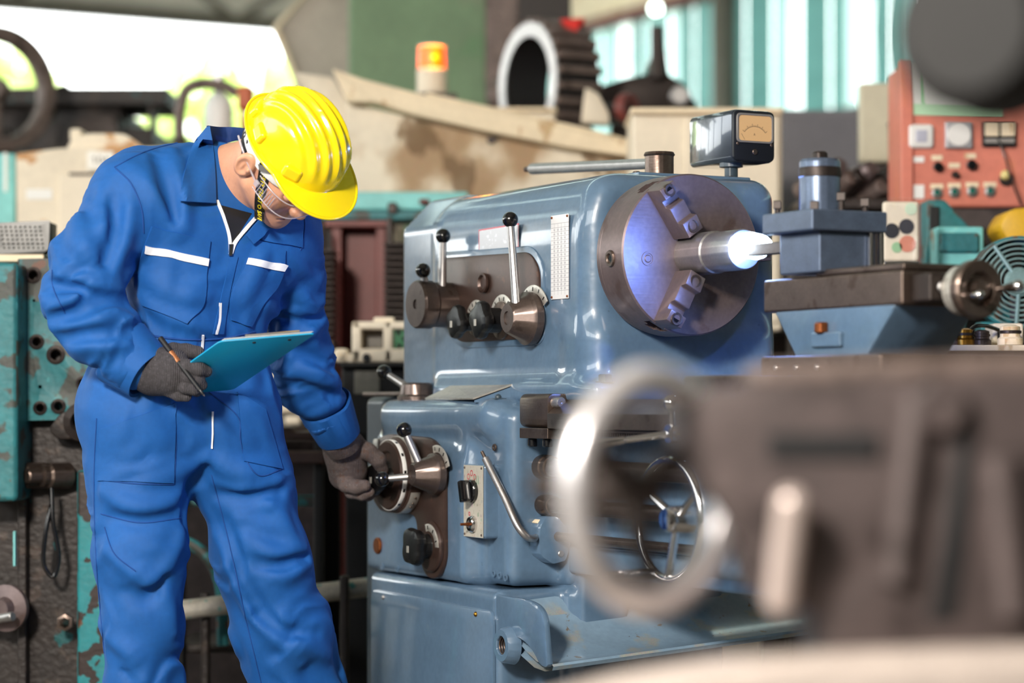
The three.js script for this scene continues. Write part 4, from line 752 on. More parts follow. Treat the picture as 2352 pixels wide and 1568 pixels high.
seam([[545, 900], [580, 960], [610, 1010]], 0.0014);
// cuffs: stiff bands round the wrists
function cuff(a, b, ra, rb, name = 'cuff') {
  const d = b.clone().sub(a), L = d.length(), g = turned([[ra, 0], [ra + 0.003, 0.006], [rb + 0.003, L - 0.006], [rb + 0.0015, L], [rb - 0.004, L - 0.004], [rb - 0.006, L * 0.4], [ra - 0.006, 0.01]], 'y', [0, 0, 0], 40), p = g.attributes.position;
  for (let i = 0; i < p.count; i++) { const k = 1 + 0.05 * noiseA(p.getX(i) * 14, p.getY(i) * 8, p.getZ(i) * 14); p.setX(i, p.getX(i) * k); p.setZ(i, p.getZ(i) * k); }
  g.applyQuaternion(new THREE.Quaternion().setFromUnitVectors(V(0, 1, 0), d.normalize())); g.translate(a.x, a.y, a.z); g.computeVertexNormals();
  mesh(name, toCreasedNormals(g, 0.6), M.overall, coverall);
}
cuff(W(277, 806, 5.212), W(342, 860, 5.19), 0.076, 0.058); cuff(W(744, 925, 5.715), W(778, 1000, 5.775), 0.065, 0.051);

// collar: a folded flap over the near shoulder and the standing band behind the neck
{
  const nv = 16, L = along([[474, 292], [444, 330], [427, 385], [411, 461]], nv), R = along([[482, 289], [490, 338], [495, 400], [497, 466]], nv);
  mesh('collar', gridMesh((u, v) => { const j = Math.round((1 - v) * nv), x = L[j][0] + (R[j][0] - L[j][0]) * u, y = L[j][1] + (R[j][1] - L[j][1]) * u; const s = onCloth(x, y, 0.014), k = 1 - j / nv; const d = s ? -s.z : 5.33; return W(x, y, Math.min(d, 5.34 + 0.1 * k * k) - 0.012 * Math.sin(Math.PI * u) * (1 - k)); }, 10, nv, 0.005), M.overall, coverall);
  const T = along([[478, 288], [500, 291], [540, 292], [580, 297]], nv), B = along([[492, 338], [515, 330], [545, 322], [575, 326]], nv);
  mesh('collar_stand', gridMesh((u, v) => { const j = Math.round(u * nv), d = 5.30 + 0.16 * Math.sin(Math.PI * Math.min(1, u * 0.9 + 0.1)) ** 0.7; return W(T[j][0] + (B[j][0] - T[j][0]) * (1 - v), T[j][1] + (B[j][1] - T[j][1]) * (1 - v), d); }, nv, 5, 0.004), M.navy, coverall);
  const L2 = along([[560, 540], [575, 520], [596, 500]], nv), R2 = along([[575, 560], [600, 540], [628, 520]], nv);
  mesh('collar', gridMesh((u, v) => { const j = Math.round((1 - v) * nv), x = L2[j][0] + (R2[j][0] - L2[j][0]) * u, y = L2[j][1] + (R2[j][1] - L2[j][1]) * u, s = onCloth(x, y, 0.012); return s || W(x, y, 5.36); }, 5, nv, 0.004), M.overall, coverall);
}

// head and neck, one surface; the head's own axes: x to his left, y up, z out of the face
const HK = 1.08, headM = new THREE.Matrix4().makeBasis(V(0.6716, 0.2914, -0.6812), V(0.4901, 0.5148, 0.7034), V(0.5557, -0.8063, 0.2029)), headAt = W(642, 372, 5.26);
headM.scale(V(HK, HK, HK)).setPosition(headAt);
const headInv = headM.clone().invert(), HP = (x, y, z) => V(x, y, z).applyMatrix4(headM);
const ell = (x, y, z, c, r) => { const a = (x - c[0]) / r[0], b = (y - c[1]) / r[1], e = (z - c[2]) / r[2], k = Math.hypot(a, b, e), g = Math.hypot(a / r[0], b / r[1], e / r[2]); return k * (k - 1) / (g || 1); };
const neckLow = W(528, 470, 5.40).applyMatrix4(headInv), neckLow2 = W(505, 400, 5.42).applyMatrix4(headInv);
const neckA = cone3(V(0, -0.045, -0.03), neckLow, 0.055, 0.062), neckB = cone3(V(0, -0.045, -0.034), neckLow2, 0.05, 0.06);
const hd = {
  brow: cone3(V(-0.034, 0.02, 0.078), V(0.034, 0.02, 0.078), 0.012, 0.012), nose: cone3(V(0, 0.006, 0.086), V(0, -0.036, 0.108), 0.008, 0.0125),
  jawR: cone3(V(-0.056, -0.045, 0.005), V(-0.014, -0.096, 0.066), 0.018, 0.02), jawL: cone3(V(0.056, -0.045, 0.005), V(0.014, -0.096, 0.066), 0.018, 0.02),
  lipU: cone3(V(-0.02, -0.0685, 0.083), V(0.02, -0.0685, 0.083), 0.006, 0.006), lipD: cone3(V(-0.017, -0.079, 0.081), V(0.017, -0.079, 0.081), 0.0068, 0.0068), mouth: cone3(V(-0.024, -0.0735, 0.088), V(0.024, -0.0735, 0.088), 0.0022, 0.0022),
};
function headLocal(x, y, z) {
  let d = ell(x, y, z, [0, 0.035, -0.008], [0.075, 0.1, 0.092]);
  d = smin(d, ell(x, y, z, [0, -0.045, 0.025], [0.056, 0.062, 0.062]), 0.04);
  d = smin(d, hd.jawR(x, y, z), 0.03); d = smin(d, hd.jawL(x, y, z), 0.03);
  d = smin(d, Math.hypot(Math.abs(x) - 0.042, y + 0.028, z - 0.058) - 0.024, 0.03);
  d = smin(d, hd.brow(x, y, z), 0.02);
  d = smax(d, -(Math.hypot(Math.abs(x) - 0.032, y - 0.002, z - 0.097) - 0.017), 0.016);
  d = smin(d, hd.nose(x, y, z), 0.014); d = smin(d, Math.hypot(Math.abs(x) - 0.0105, y + 0.04, z - 0.099) - 0.0085, 0.008);
  d = smin(d, Math.hypot(x * 0.8, y + 0.072, (z - 0.068) * 1.1) - 0.022, 0.02);
  d = smin(d, hd.lipU(x, y, z), 0.006); d = smin(d, hd.lipD(x, y, z), 0.006); d = smax(d, -hd.mouth(x, y, z), 0.004);
  d = smin(d, Math.hypot(x, y + 0.103, z - 0.072) - 0.017, 0.016);
  d = smin(d, neckA(x, y, z), 0.03); d = smin(d, neckB(x, y, z), 0.03);
  const ax = Math.abs(x) - 0.077, ey = y - 0.002 - 0.2 * (z + 0.012), ez = z + 0.016;
  let ear = ell(ax - 0.25 * (-ez), ey, ez, [0.006, 0, 0], [0.011, 0.034, 0.021]);
  ear = smax(ear, -ell(ax - 0.25 * (-ez), ey, ez, [0.017, -0.001, 0.003], [0.0085, 0.025, 0.0135]), 0.004);
  ear = smin(ear, ell(ax, ey, ez, [0.006, -0.004, 0.014], [0.006, 0.007, 0.005]), 0.004);
  ear = smin(ear, ell(ax, ey, ez, [0.006, -0.004, -0.002], [0.006, 0.012, 0.004]), 0.004);
  return smin(d, ear, 0.006);
}
const body = mesh('body', nets(headLocal, [-0.13, -0.30, -0.19], [0.13, 0.145, 0.14], 0.0034).applyMatrix4(headM), M.skin, person);
body.geometry.computeBoundingBox();
const skinWorld = (x, y, z) => { const p = V(x, y, z).applyMatrix4(headInv); return headLocal(p.x, p.y, p.z) * HK; };
mesh('hair', nets((x, y, z) => { const n = 0.0015 * noiseA(x * 90, y * 60, z * 90); let d = ell(x, y, z, [0, 0.033, -0.010], [0.0768, 0.1, 0.0945]) + n; const hairline = 0.012 + 0.55 * (z + 0.05); d = smax(d, -(y + 0.042) + 0.4 * (z + 0.1) + n, 0.006); d = smax(d, z - 0.045, 0.006); d = smax(d, y - 0.045, 0.004); const e = Math.hypot(Math.abs(x) - 0.085, (y) * 0.75, z + 0.012) - 0.03; return smax(d, -e, 0.005); }, [-0.1, -0.06, -0.13], [0.1, 0.14, 0.07], 0.004).applyMatrix4(headM), M.hair, person);
for (const s of [-1, 1]) {
  mesh('eye', ball(HP(s * 0.031, 0.001, 0.0775), 0.0125 * HK, 18), mat({ color: 0xe9e2da, roughness: 0.2 }), body);
  mesh('eyelid', [new THREE.SphereGeometry(0.0136 * HK, 20, 12, 0, Math.PI * 2, 0, Math.PI * 0.58).applyMatrix4(new THREE.Matrix4().makeRotationX(0.75)).applyMatrix4(new THREE.Matrix4().extractRotation(headM)).translate(...HP(s * 0.031, 0.001, 0.0772).toArray())], M.skin, body);
  const eb = []; for (let i = 0; i <= 8; i++) { const x = s * (0.012 + 0.036 * i / 8); let z = 0.12; while (headLocal(x, 0.023 + 0.004 * Math.sin(i / 8 * 3), z) > 0.001 && z > 0) z -= 0.001; eb.push(HP(x, 0.023 + 0.004 * Math.sin(i / 8 * 3), z)); }
  mesh('eyebrow', tube(eb, 0.004, 16, 8), M.hair, body);
}

// gloves
const chain = (pts, rs) => pts.slice(0, -1).map((p, i) => cone3(p, pts[i + 1], rs[i], rs[i + 1]));
function handField(palm, fingers) { return (x, y, z) => { let d = 1e9; for (const f of palm) d = d > 1e8 ? f(x, y, z) : smin(d, f(x, y, z), 0.03); for (const ch of fingers) { let e = 1e9; for (const f of ch) e = e > 1e8 ? f(x, y, z) : smin(e, f(x, y, z), 0.006); d = smin(d, e, 0.0035); } return d; }; }
{
  const palm = [cone3(W(318, 846, 5.205), W(352, 852, 5.2), 0.034, 0.038), cone3(W(352, 838, 5.195), W(398, 832, 5.175), 0.034, 0.03), cone3(W(355, 868, 5.2), W(398, 876, 5.18), 0.034, 0.03), cone3(W(345, 850, 5.195), W(395, 855, 5.17), 0.04, 0.033)];
  const fg = [chain([W(362, 822, 5.2), W(398, 806, 5.205), W(428, 806, 5.205), W(455, 809, 5.2)], [0.019, 0.018, 0.016, 0.014]), chain([W(398, 832, 5.165), W(430, 842, 5.145), W(458, 848, 5.14), W(474, 853, 5.155)], [0.0165, 0.0155, 0.0145, 0.0125]), chain([W(400, 857, 5.165), W(432, 864, 5.15), W(455, 872, 5.15), W(464, 884, 5.16)], [0.016, 0.015, 0.014, 0.012]), chain([W(398, 878, 5.17), W(428, 889, 5.155), W(446, 893, 5.155), W(452, 899, 5.165)], [0.015, 0.0145, 0.0135, 0.0115]), chain([W(386, 896, 5.18), W(410, 907, 5.17), W(428, 911, 5.168)], [0.0145, 0.013, 0.0115])];
  const f = handField(palm, fg), lo = W(300, 925, 5.28), hi = W(500, 780, 5.05);
  const gl = mesh('glove', nets(f, [lo.x, lo.y, -5.29], [hi.x, hi.y, -5.08], 0.0034), M.glove, person); gl.userData.label = 'dark grey knitted glove holding the clipboard';
}
const LH = 5.86;
{
  const K = (x, y, o = 0) => W(x, y, LH + o);
  const palm = [cone3(W(774, 992, 5.775), K(792, 1028, -0.03), 0.036, 0.04), cone3(K(780, 1035, -0.02), K(785, 1092, 0.01), 0.036, 0.03), cone3(K(800, 1030, -0.02), K(815, 1075, 0.0), 0.038, 0.03), cone3(K(795, 1040, -0.02), K(800, 1090, 0.0), 0.04, 0.032)];
  const fg = [chain([K(812, 1020, -0.03), K(845, 1037, -0.045), K(868, 1055, -0.04), K(878, 1078, -0.02)], [0.024, 0.021, 0.0185, 0.0155]), chain([K(785, 1085, 0.0), K(795, 1112, -0.03), K(818, 1118, -0.05), K(838, 1115, -0.05)], [0.02, 0.019, 0.0175, 0.0145]), chain([K(795, 1100, 0.01), K(808, 1128, -0.01), K(832, 1134, -0.03), K(848, 1130, -0.03)], [0.019, 0.0175, 0.016, 0.0135]), chain([K(808, 1100, 0.02), K(822, 1130, 0.03), K(845, 1135, 0.03), K(862, 1128, 0.02)], [0.018, 0.017, 0.0155, 0.013]), chain([K(810, 1085, 0.03), K(835, 1120, 0.05), K(858, 1125, 0.055), K(872, 1116, 0.05)], [0.018, 0.0165, 0.015, 0.013])];
  const f = handField(palm, fg), lo = K(730, 1170), hi = K(900, 970);
  const gl = mesh('glove', nets(f, [lo.x, lo.y, -LH - 0.1], [hi.x, hi.y, -5.73], 0.0036), M.gloveWorn, person); gl.userData.label = 'worn brownish knitted glove gripping the black dial knob';
  cuff(W(776, 998, 5.775), W(790, 1026, 5.80), 0.047, 0.043, 'glove_rib');
  coverall.children[coverall.children.length - 1].material = M.gloveWorn;
  const rib = coverall.children[coverall.children.length - 1]; coverall.remove(rib); gl.add(rib);
  mesh('glove_trim', new THREE.TorusGeometry(0.047, 0.003, 8, 40).applyQuaternion(new THREE.Quaternion().setFromUnitVectors(V(0, 0, 1), W(790, 1026, 5.80).sub(W(776, 998, 5.775)).normalize())).translate(...W(776, 998, 5.775).toArray()), mat({ color: 0xd9c51c, roughness: 0.8 }), gl);
}
// boots under the hems
for (const [px, d, turn] of [[345, 5.4, 0.5], [768, 5.58, 0.7]]) {
  const p = W(px, 1800, d), g = nets((x, y, z) => Math.max(smin(ell(x, y, z, [0, 0.05, 0.07], [0.052, 0.055, 0.13]), cone3(V(0, 0.06, -0.02), V(0, 0.2, -0.03), 0.05, 0.05)(x, y, z), 0.05), -y), [-0.08, -0.02, -0.12], [0.08, 0.28, 0.24], 0.01);
  mesh('boot', g.rotateY(turn).translate(p.x, 0.001, p.z), M.blackMatt, person);
}

// ── hard hat ──
{
  M.helmet = mat({ color: new THREE.Color().setRGB(0.98, 0.72, 0.004), roughness: 0.25, clearcoat: 0.8, clearcoatRoughness: 0.08 });
  const hat = thing('hard_hat', 'yellow ribbed hard hat on the bowed head of the worker', 'helmet', headAt.toArray());
  hat.setRotationFromMatrix(new THREE.Matrix4().extractRotation(headM)); hat.scale.setScalar(HK);
  const C = [0.010, 0.060, 0.006], R = [0.094, 0.112, 0.117], NU = 120, NT = 44;
  const brimLen = (a) => { const f = Math.cos(a); return f > 0 ? 0.008 + 0.046 * Math.pow(Math.max(0, (f - 0.35) / 0.65), 1.1) * (f > 0.35 ? 1 : 0) : 0.008 + 0.010 * Math.pow(Math.max(0, -f), 4); };
  const surf = (u, v, off = 0) => {
    const a = u * 2 * Math.PI, ca = Math.cos(a), sa = Math.sin(a);                       // a = 0 at the front
    if (v <= 1) {
      const t = v * Math.PI / 2, st = Math.pow(Math.sin(t), 0.86), ct = Math.cos(t);
      let x = sa * st * (R[0] + off), y = ct * (R[1] + off), z = ca * st * (R[2] + off);
      const top = sstep(0.10, 0.62, ct) * sstep(0.104, 0.07, Math.abs(x)), rib = Math.pow(0.5 + 0.5 * Math.cos(x / 0.0235 * 2 * Math.PI), 1.4);
      const k = 0.0075 * top * (rib - 0.35) * (Math.abs(x) < 0.066 ? 1 : 0.25);
      const n = V(x / R[0] ** 2, y / R[1] ** 2, z / R[2] ** 2).normalize();
      return [C[0] + x + n.x * k, C[1] + y + n.y * k, C[2] + z + n.z * k];
    }
    const w = v - 1, l = brimLen(a) * w, dz = Math.max(0, ca), r = Math.hypot(sa / R[0], ca / R[2]);
    const ex = sa * (R[0] + off) + sa * l, ez = ca * (R[2] + off) + ca * l * 1.0;
    const droop = -0.30 * l - (dz > 0.35 ? 0.0 : 0.0) + 0.25 * l * Math.pow(Math.abs(sa), 2) * 0;
    return [C[0] + ex, C[1] + droop + 0.0 - off * 0.6, C[2] + ez];
  };
  const sheet = (off, flip) => {
    const pos = [], uv = [], idx = [], rows = NT + 8;
    for (let j = 0; j <= rows; j++) for (let i = 0; i <= NU; i++) { const v = j <= NT ? j / NT : 1 + (j - NT) / 8; pos.push(...surf(i / NU, v, off)); uv.push(i / NU, j / rows); }
    for (let j = 0; j < rows; j++) for (let i = 0; i < NU; i++) { const a = j * (NU + 1) + i, b = a + 1, c = a + NU + 1, d = c + 1; if (flip) idx.push(a, b, c, b, d, c); else idx.push(a, c, b, b, c, d); }
    const g = new THREE.BufferGeometry(); g.setAttribute('position', new THREE.Float32BufferAttribute(pos, 3)); g.setAttribute('uv', new THREE.Float32BufferAttribute(uv, 2)); g.setIndex(idx); g.computeVertexNormals();
    return g;
  };
  const edge = []; for (let i = 0; i < 120; i++) edge.push(V(...surf(i / 120, 2)));
  const shell = mesh('shell', [sheet(0, false), sheet(-0.003, true), tube(edge, 0.0032, 240, 8, true)], M.helmet, hat);
  const lug = (a, h = 0.02) => { const p = V(...surf(a, 0.86)), n = V(p.x - C[0], 0.02, p.z - C[2]).normalize(); const g = new RoundedBoxGeometry(0.04, 0.03, 0.016, 5, 0.0078); g.lookAt(n); return g.translate(p.x + n.x * 0.0, p.y, p.z + n.z * 0.0); };
  for (const a of [0.155, 0.305, 0.40, 0.60, 0.695, 0.845]) mesh('strap_lug', lug(a), M.helmet, shell);
  // sweat band and chin strap
  const band = []; { const s = new THREE.Shape(); s.absellipse(0, 0, 0.086, 0.103, 0, 2 * Math.PI); const h = new THREE.Path(); h.absellipse(0, 0, 0.082, 0.099, 0, 2 * Math.PI, true); s.holes.push(h); band.push(ext(s, 0, 0.046, 0.001, 40).rotateX(-Math.PI / 2).translate(0.006, 0.020, -0.002)); }
  mesh('sweat_band', band, M.white, hat);
  const inv = hat.matrixWorld; hat.updateMatrixWorld(true); const toHat = hat.matrixWorld.clone().invert();
  const n = 30, CL = along([[609, 378], [606, 400], [599, 440], [596, 470], [596, 506]], n), nrm = 13;
  const pt = (u, j) => { const [x, y] = CL[j], s = onField(skinWorld, x, y, 0.005, 5.0, 5.6), d = s ? -s.z : 5.23; return [x, y, d]; };
  const ds = []; for (let j = 0; j <= n; j++) ds.push(pt(0, j)[2]);
  for (let k = 0; k < 3; k++) for (let j = 1; j < n; j++) ds[j] = Math.min(ds[j], (ds[j - 1] + ds[j + 1]) / 2);
  const g = gridMesh((u, v) => { const j = Math.round((1 - v) * n); return W(CL[j][0] + (u - 0.5) * 2 * nrm * (1 - 0.15 * j / n), CL[j][1] + (u - 0.5) * 8, ds[j] - 0.004); }, 3, n, 0.002).applyMatrix4(toHat);
  mesh('chin_strap', g, mat({ map: canvasTex(96, 512, (x, w, h) => { x.fillStyle = '#0d0d10'; x.fillRect(0, 0, w, h); x.save(); x.translate(w / 2, 22); x.rotate(Math.PI / 2); x.fillStyle = '#f2df1e'; x.font = 'italic bold 54px sans-serif'; x.textBaseline = 'middle'; x.fillText('SAFETY FIRST', 0, 0, 330); x.fillText('SAFETY', 400, 0, 130); x.strokeStyle = '#f2df1e'; x.lineWidth = 9; x.beginPath(); x.arc(366, 0, 15, 0, 7); x.stroke(); x.restore(); }), roughness: 0.75 }), hat, true);
  mesh('strap_buckle', gridMesh((u, v) => W(596 + 30 * u - 4 * v, 392 - 16 * v + 10 * u, ds[2] - 0.008), 2, 2, 0.006).applyMatrix4(toHat), M.black, hat);
}
// ── clear safety goggles ──
{
  const gg = thing('safety_goggles', 'clear plastic safety goggles on the face under the hard hat', 'goggles', headAt.toArray());
  gg.setRotationFromMatrix(new THREE.Matrix4().extractRotation(headM)); gg.scale.setScalar(HK);
  const clear = mat({ color: 0xffffff, transmission: 1, roughness: 0.03, ior: 1.45, thickness: 0, side: THREE.DoubleSide });
  const rimM = mat({ color: 0xe6dfe6, transmission: 0.6, roughness: 0.15, thickness: 0, clearcoat: 1 });
  const path = (t, y) => { const a = (t - 0.5) * 2, q = Math.abs(a); return V(0.083 * Math.sign(a) * Math.pow(Math.sin(Math.min(1, q * 1.02) * Math.PI / 2), 0.8), y + 0.0, 0.12 - 0.094 * Math.pow(q, 2.6)); };
  const hgt = (t) => [-0.024 + 0.012 * Math.abs(t - 0.5), 0.02];
  mesh('lens', gridMesh((u, v) => { const [a, b] = hgt(u); return path(u, a + (b - a) * v); }, 48, 8, 0.0015), clear, gg);
  const rimB = [], rimT = []; for (let i = 0; i <= 40; i++) { const u = i / 40, [a, b] = hgt(u); rimB.push(path(u, a)); rimT.push(path(u, b)); }
  mesh('frame_edge', [tube(rimB, 0.0014, 80, 8), tube(rimT, 0.0014, 80, 8)], rimM, gg);
  for (const s of [0, 1]) {
    const sd = []; for (let k = 0; k < 7; k++) { const u = s ? 1 - 0.03 - k * 0.018 : 0.03 + k * 0.018; sd.push(tube([path(u, -0.018), path(u, 0.0), path(u, 0.014)], 0.0012, 8, 6)); }
    mesh('side_vent', sd, rimM, gg);
    const p = path(s, -0.002); mesh('temple_arm', [tube([p, V(p.x * 1.02, 0.008, 0.0), V(p.x * 1.0, 0.022, -0.045), V(p.x * 0.92, 0.026, -0.07)], 0.0022, 30, 8)], rimM, gg);
    mesh('hinge', [box(0.006, 0.014, 0.012, p.x, p.y, p.z + 0.004, 0.002)], rimM, gg);
  }
}
// ── clipboard and pen ──
{
  const A = W(505, 783, 5.05), B = W(725, 765, 5.06), D = W(325, 911, 5.275), C = D.clone().add(B).sub(A);
  const cb = thing('clipboard', 'bright cyan clipboard with white papers in the gloved hand', 'clipboard', A.toArray());
  const X = B.clone().sub(A), wd = X.length(); X.normalize(); const Yv = D.clone().sub(A); const ht = Yv.length(); const Zv = X.clone().cross(Yv).normalize(); Yv.copy(Zv.clone().cross(X)).normalize();
  cb.setRotationFromMatrix(new THREE.Matrix4().makeBasis(X, Yv, Zv));
  const sk = D.clone().sub(A), sx = sk.dot(X), sy = sk.dot(Yv);
  M.cyan = mat({ color: 0x089ccb, roughness: 0.35, clearcoat: 0.3 });
  const para = (m) => [[m, m], [wd - m, m], [wd + sx * (1 - m) - m, sy - m], [sx + m, sy - m]];
  mesh('board', ext(roundPoly([[0, 0], [wd, 0], [wd + sx, sy], [sx, sy]], 0.012), -0.0016, 0.0016, 0.0006), M.cyan, cb);
  // which way is up
  const up = Zv.y > 0 ? 1 : -1;
  for (let i = 0; i < 3; i++) mesh('paper_sheet', ext(roundPoly([[0.006 + 0.002 * i, 0.004 - 0.003 * i], [wd - 0.012 + 0.004 * i, 0.006 - 0.004 * i], [wd + sx - 0.012, sy - 0.008], [sx + 0.006, sy - 0.006 + 0.002 * i]], 0.002), up > 0 ? 0.0022 + i * 0.0007 : -0.0028 - i * 0.0007, up > 0 ? 0.0027 + i * 0.0007 : -0.0023 - i * 0.0007, 0), M.paper, cb);
  mesh('clip', [box(0.115, 0.03, 0.003, wd * 0.55, 0.02, up * 0.0075, 0.001), rod([wd * 0.55 - 0.058, 0.004, up * 0.008], [wd * 0.55 + 0.058, 0.004, up * 0.008], 0.004)], M.chrome, cb);
  for (const x of [0.35, 0.72]) mesh('clip_rivet', turned(disc(0.004, -0.001, 0.001, 0.0005), 'z', [wd * x, 0.018, -up * 0.002], 12), M.darkSteel, cb);
  const p0 = W(368, 776, 5.17), p1 = W(470, 910, 5.105), dir = p1.clone().sub(p0), q = (t) => p0.clone().addScaledVector(dir, t);
  const pen = thing('pen', 'black ballpoint pen with copper band held against the clipboard', 'pen', [0, 0, 0]);
  mesh('barrel', [rod(q(0), q(0.24), 0.0065, 0.0062), rod(q(0.42), q(0.9), 0.006, 0.005), rod(q(0.9), q(0.975), 0.005, 0.0022)], mat({ color: 0x17171a, roughness: 0.4 }), pen);
  mesh('band', rod(q(0.24), q(0.42), 0.0063, 0.0062), mat({ color: 0xb97a52, metalness: 0.7, roughness: 0.3 }), pen);
  mesh('tip', rod(q(0.975), q(1), 0.002, 0.0008, 8), M.chrome, pen);
}
// ───────── things behind, at their own distances ─────────
const K2 = (d) => d / FPX;
const wpoly = (pts, d) => pts.map(([x, y]) => { const p = W(x, y, d); return [p.x, p.y]; });
const slab = (pts, d, t, r = 0.01, bev = 0.006) => ext(roundPoly(wpoly(pts, d), r), -d - t, -d, bev);     // outline standing at distance d, t metres deep
const rect = (x0, y0, x1, y1, d, t, r = 0.008) => { const a = W(x0, y1, d), b = W(x1, y0, d); return span(a.x, b.x, a.y, b.y, -d - t, -d, r); };
const knobAt = (x, y, d, r, h, seg = 24) => { const p = W(x, y, d); return turned(disc(r, 0, h, Math.min(r, h) * 0.2), 'z', [p.x, p.y, p.z], seg); };
const leg = (t, x, y, d, m = M.grime, w = 0.06) => { const p = W(x, y, d); if (p.y > 0.02) mesh('support', span(p.x - w, p.x + w, 0, p.y, -d - 0.3 - Math.min(w, 0.06), -d - 0.3 + Math.min(w, 0.06), 0.006), m, t); };

// weathered hopper with a bleached lip
{
  const d = 8.2, t = thing('metal_hopper', 'weathered cream metal hopper with long sloping lip behind the hard hat', 'hopper');
  mesh('panel', slab([[790, 232], [1000, 282], [1300, 338], [1520, 366], [1520, 470], [790, 470]], d, 0.25, 0.02), M.weathered, t);
  mesh('lip', slab([[762, 156], [830, 180], [1000, 224], [1200, 268], [1400, 318], [1552, 352], [1500, 366], [1300, 337], [1100, 297], [950, 263], [860, 233], [796, 234]], d - 0.1, 0.12, 0.015), M.bleached, t);
  mesh('lip_strip', slab([[980, 212], [1150, 250], [1350, 294], [1545, 345], [1540, 354], [1340, 306], [1140, 264], [975, 226]], d - 0.02, 0.10, 0.008), M.bleached, t);
  mesh('side_plate', slab([[676, 165], [764, 178], [800, 240], [800, 330], [706, 230]], d + 0.15, 0.15, 0.012), M.weathered, t);
  mesh('bolt_hole', knobAt(1128, 322, d, 0.014, 0.012), M.darkSteel, t); mesh('bolt_hole', knobAt(1140, 318, d, 0.008, 0.014), M.darkSteel, t);
  leg(t, 850, 470, d, M.weathered, 0.1); leg(t, 1450, 470, d, M.weathered, 0.1);
}
// teal beam over the red-brown column
{
  const d = 7.9, t = thing('steel_beam', 'light teal painted steel beam under the weathered hopper', 'beam');
  mesh('web', rect(640, 440, 1075, 482, d, 0.12), M.tealLight, t); mesh('flange', rect(640, 482, 1060, 505, d - 0.06, 0.24), M.teal, t);
  mesh('clip_angle', rect(890, 464, 912, 492, d - 0.075, 0.05), M.darkSteel, t); mesh('clip_angle', rect(962, 456, 986, 468, d - 0.06, 0.05), M.redBrown, t);
  const u = thing('steel_column', 'red-brown steel I-beam column under the teal beam', 'column');
  mesh('web', rect(782, 507, 868, 1000, 7.95, 0.02), M.redBrown, u);
  for (const x of [762, 864]) mesh('flange', rect(x, 507, x + 22, 1000, 7.85, 0.2, 0.003), M.redBrown, u);
  mesh('cap_plate', rect(745, 506, 900, 520, 7.82, 0.26, 0.003), M.redBrown, u);
  leg(u, 825, 1000, 7.7, M.redBrown, 0.08);
}
// finned stacks either side of the column
[[722, 572, 768, 778, 14, 'dark finned stack left of the red-brown column'], [880, 556, 945, 742, 12, 'dark finned stack right of the red-brown column']].forEach(([x0, y0, x1, y1, n, label], q) => {
  const d = 7.55, t = thing('finned_stack', label, 'spring'); 
  mesh('core', [rect(x0 + 8, y0 - 60, x0 + 22, y1 + 10, d + 0.1, 0.06), rect(x0 + 4, y0 + 4, x1 - 6, y1, d + 0.045, 0.1)], M.darkSteel, t);
  for (let i = 0; i < n; i++) { const y = y0 + (y1 - y0) * i / n; mesh('fin', rect(x0, y, x1, y + (y1 - y0) / n * 0.5, d, 0.2, 0.006), M.darkSteel, t); }
  mesh('foot_block', rect(x0, y1, x1, y1 + 120, d + 0.02, 0.2), M.darkSteel, t);
  leg(t, (x0 + x1) / 2, y1 + 120, d - 0.1, M.blackMatt, 0.03);
});
// open beige instrument and its bench
{
  const d = 7.05, t = thing('open_instrument', 'beige open instrument housing with green circuit board', 'instrument');
  mesh('housing', [rect(808, 738, 960, 756, d, 0.25), rect(808, 738, 830, 832, d, 0.25), rect(880, 738, 902, 832, d, 0.25), rect(808, 800, 960, 832, d, 0.25), rect(820, 745, 960, 832, d + 0.24, 0.01, 0.003)], M.creamPlain, t);
  mesh('window', rect(832, 756, 880, 800, d + 0.09, 0.01, 0.002), mat({ color: 0x6f6a60, roughness: 0.3 }), t);
  mesh('circuit_board', rect(904, 752, 962, 806, d + 0.02, 0.006, 0.001), mat({ map: wearTex(128, 0x0f7a45, 0.2, [{ color: 0x0a3a22, at: 0.2, scale: 9, soft: 0.03 }]), roughness: 0.4, tile: 0.1 }), t);
  for (const [x, y] of [[914, 763], [928, 778], [916, 794], [938, 768]]) mesh('chip', rect(x - 5, y - 4, x + 5, y + 4, d + 0.012, 0.01, 0.002), M.black, t);
  mesh('handle', rect(858, 728, 905, 740, d + 0.06, 0.04, 0.006), M.creamPlain, t); mesh('knob', knobAt(842, 821, d, 0.012, 0.012), M.black, t);
  const u = thing('plastic_fitting', 'small cream plastic fitting left of the open instrument', 'fitting');
  mesh('body', [rect(766, 800, 798, 832, d + 0.02, 0.1, 0.012), rect(796, 812, 812, 832, d + 0.02, 0.06, 0.006)], M.creamPlain, u); mesh('knob', knobAt(782, 815, d + 0.02, 0.008, 0.02), M.bleached, u);
  const b = thing('black_bench', 'black bench carrying the open beige instrument', 'bench');
  mesh('bench_top', rect(778, 832, 990, 842, d - 0.03, 0.45, 0.003), M.blackMatt, b); mesh('front_panel', rect(784, 842, 985, 1000, d + 0.02, 0.4), M.blackMatt, b);
  mesh('name_plate', rect(814, 850, 872, 905, d + 0.012, 0.008, 0.002), mat({ map: wearTex(128, 0x7b776d, 0.14), roughness: 0.5, tile: 0.1 }), b);
  leg(b, 860, 1000, d - 0.2, M.blackMatt, 0.1);
}
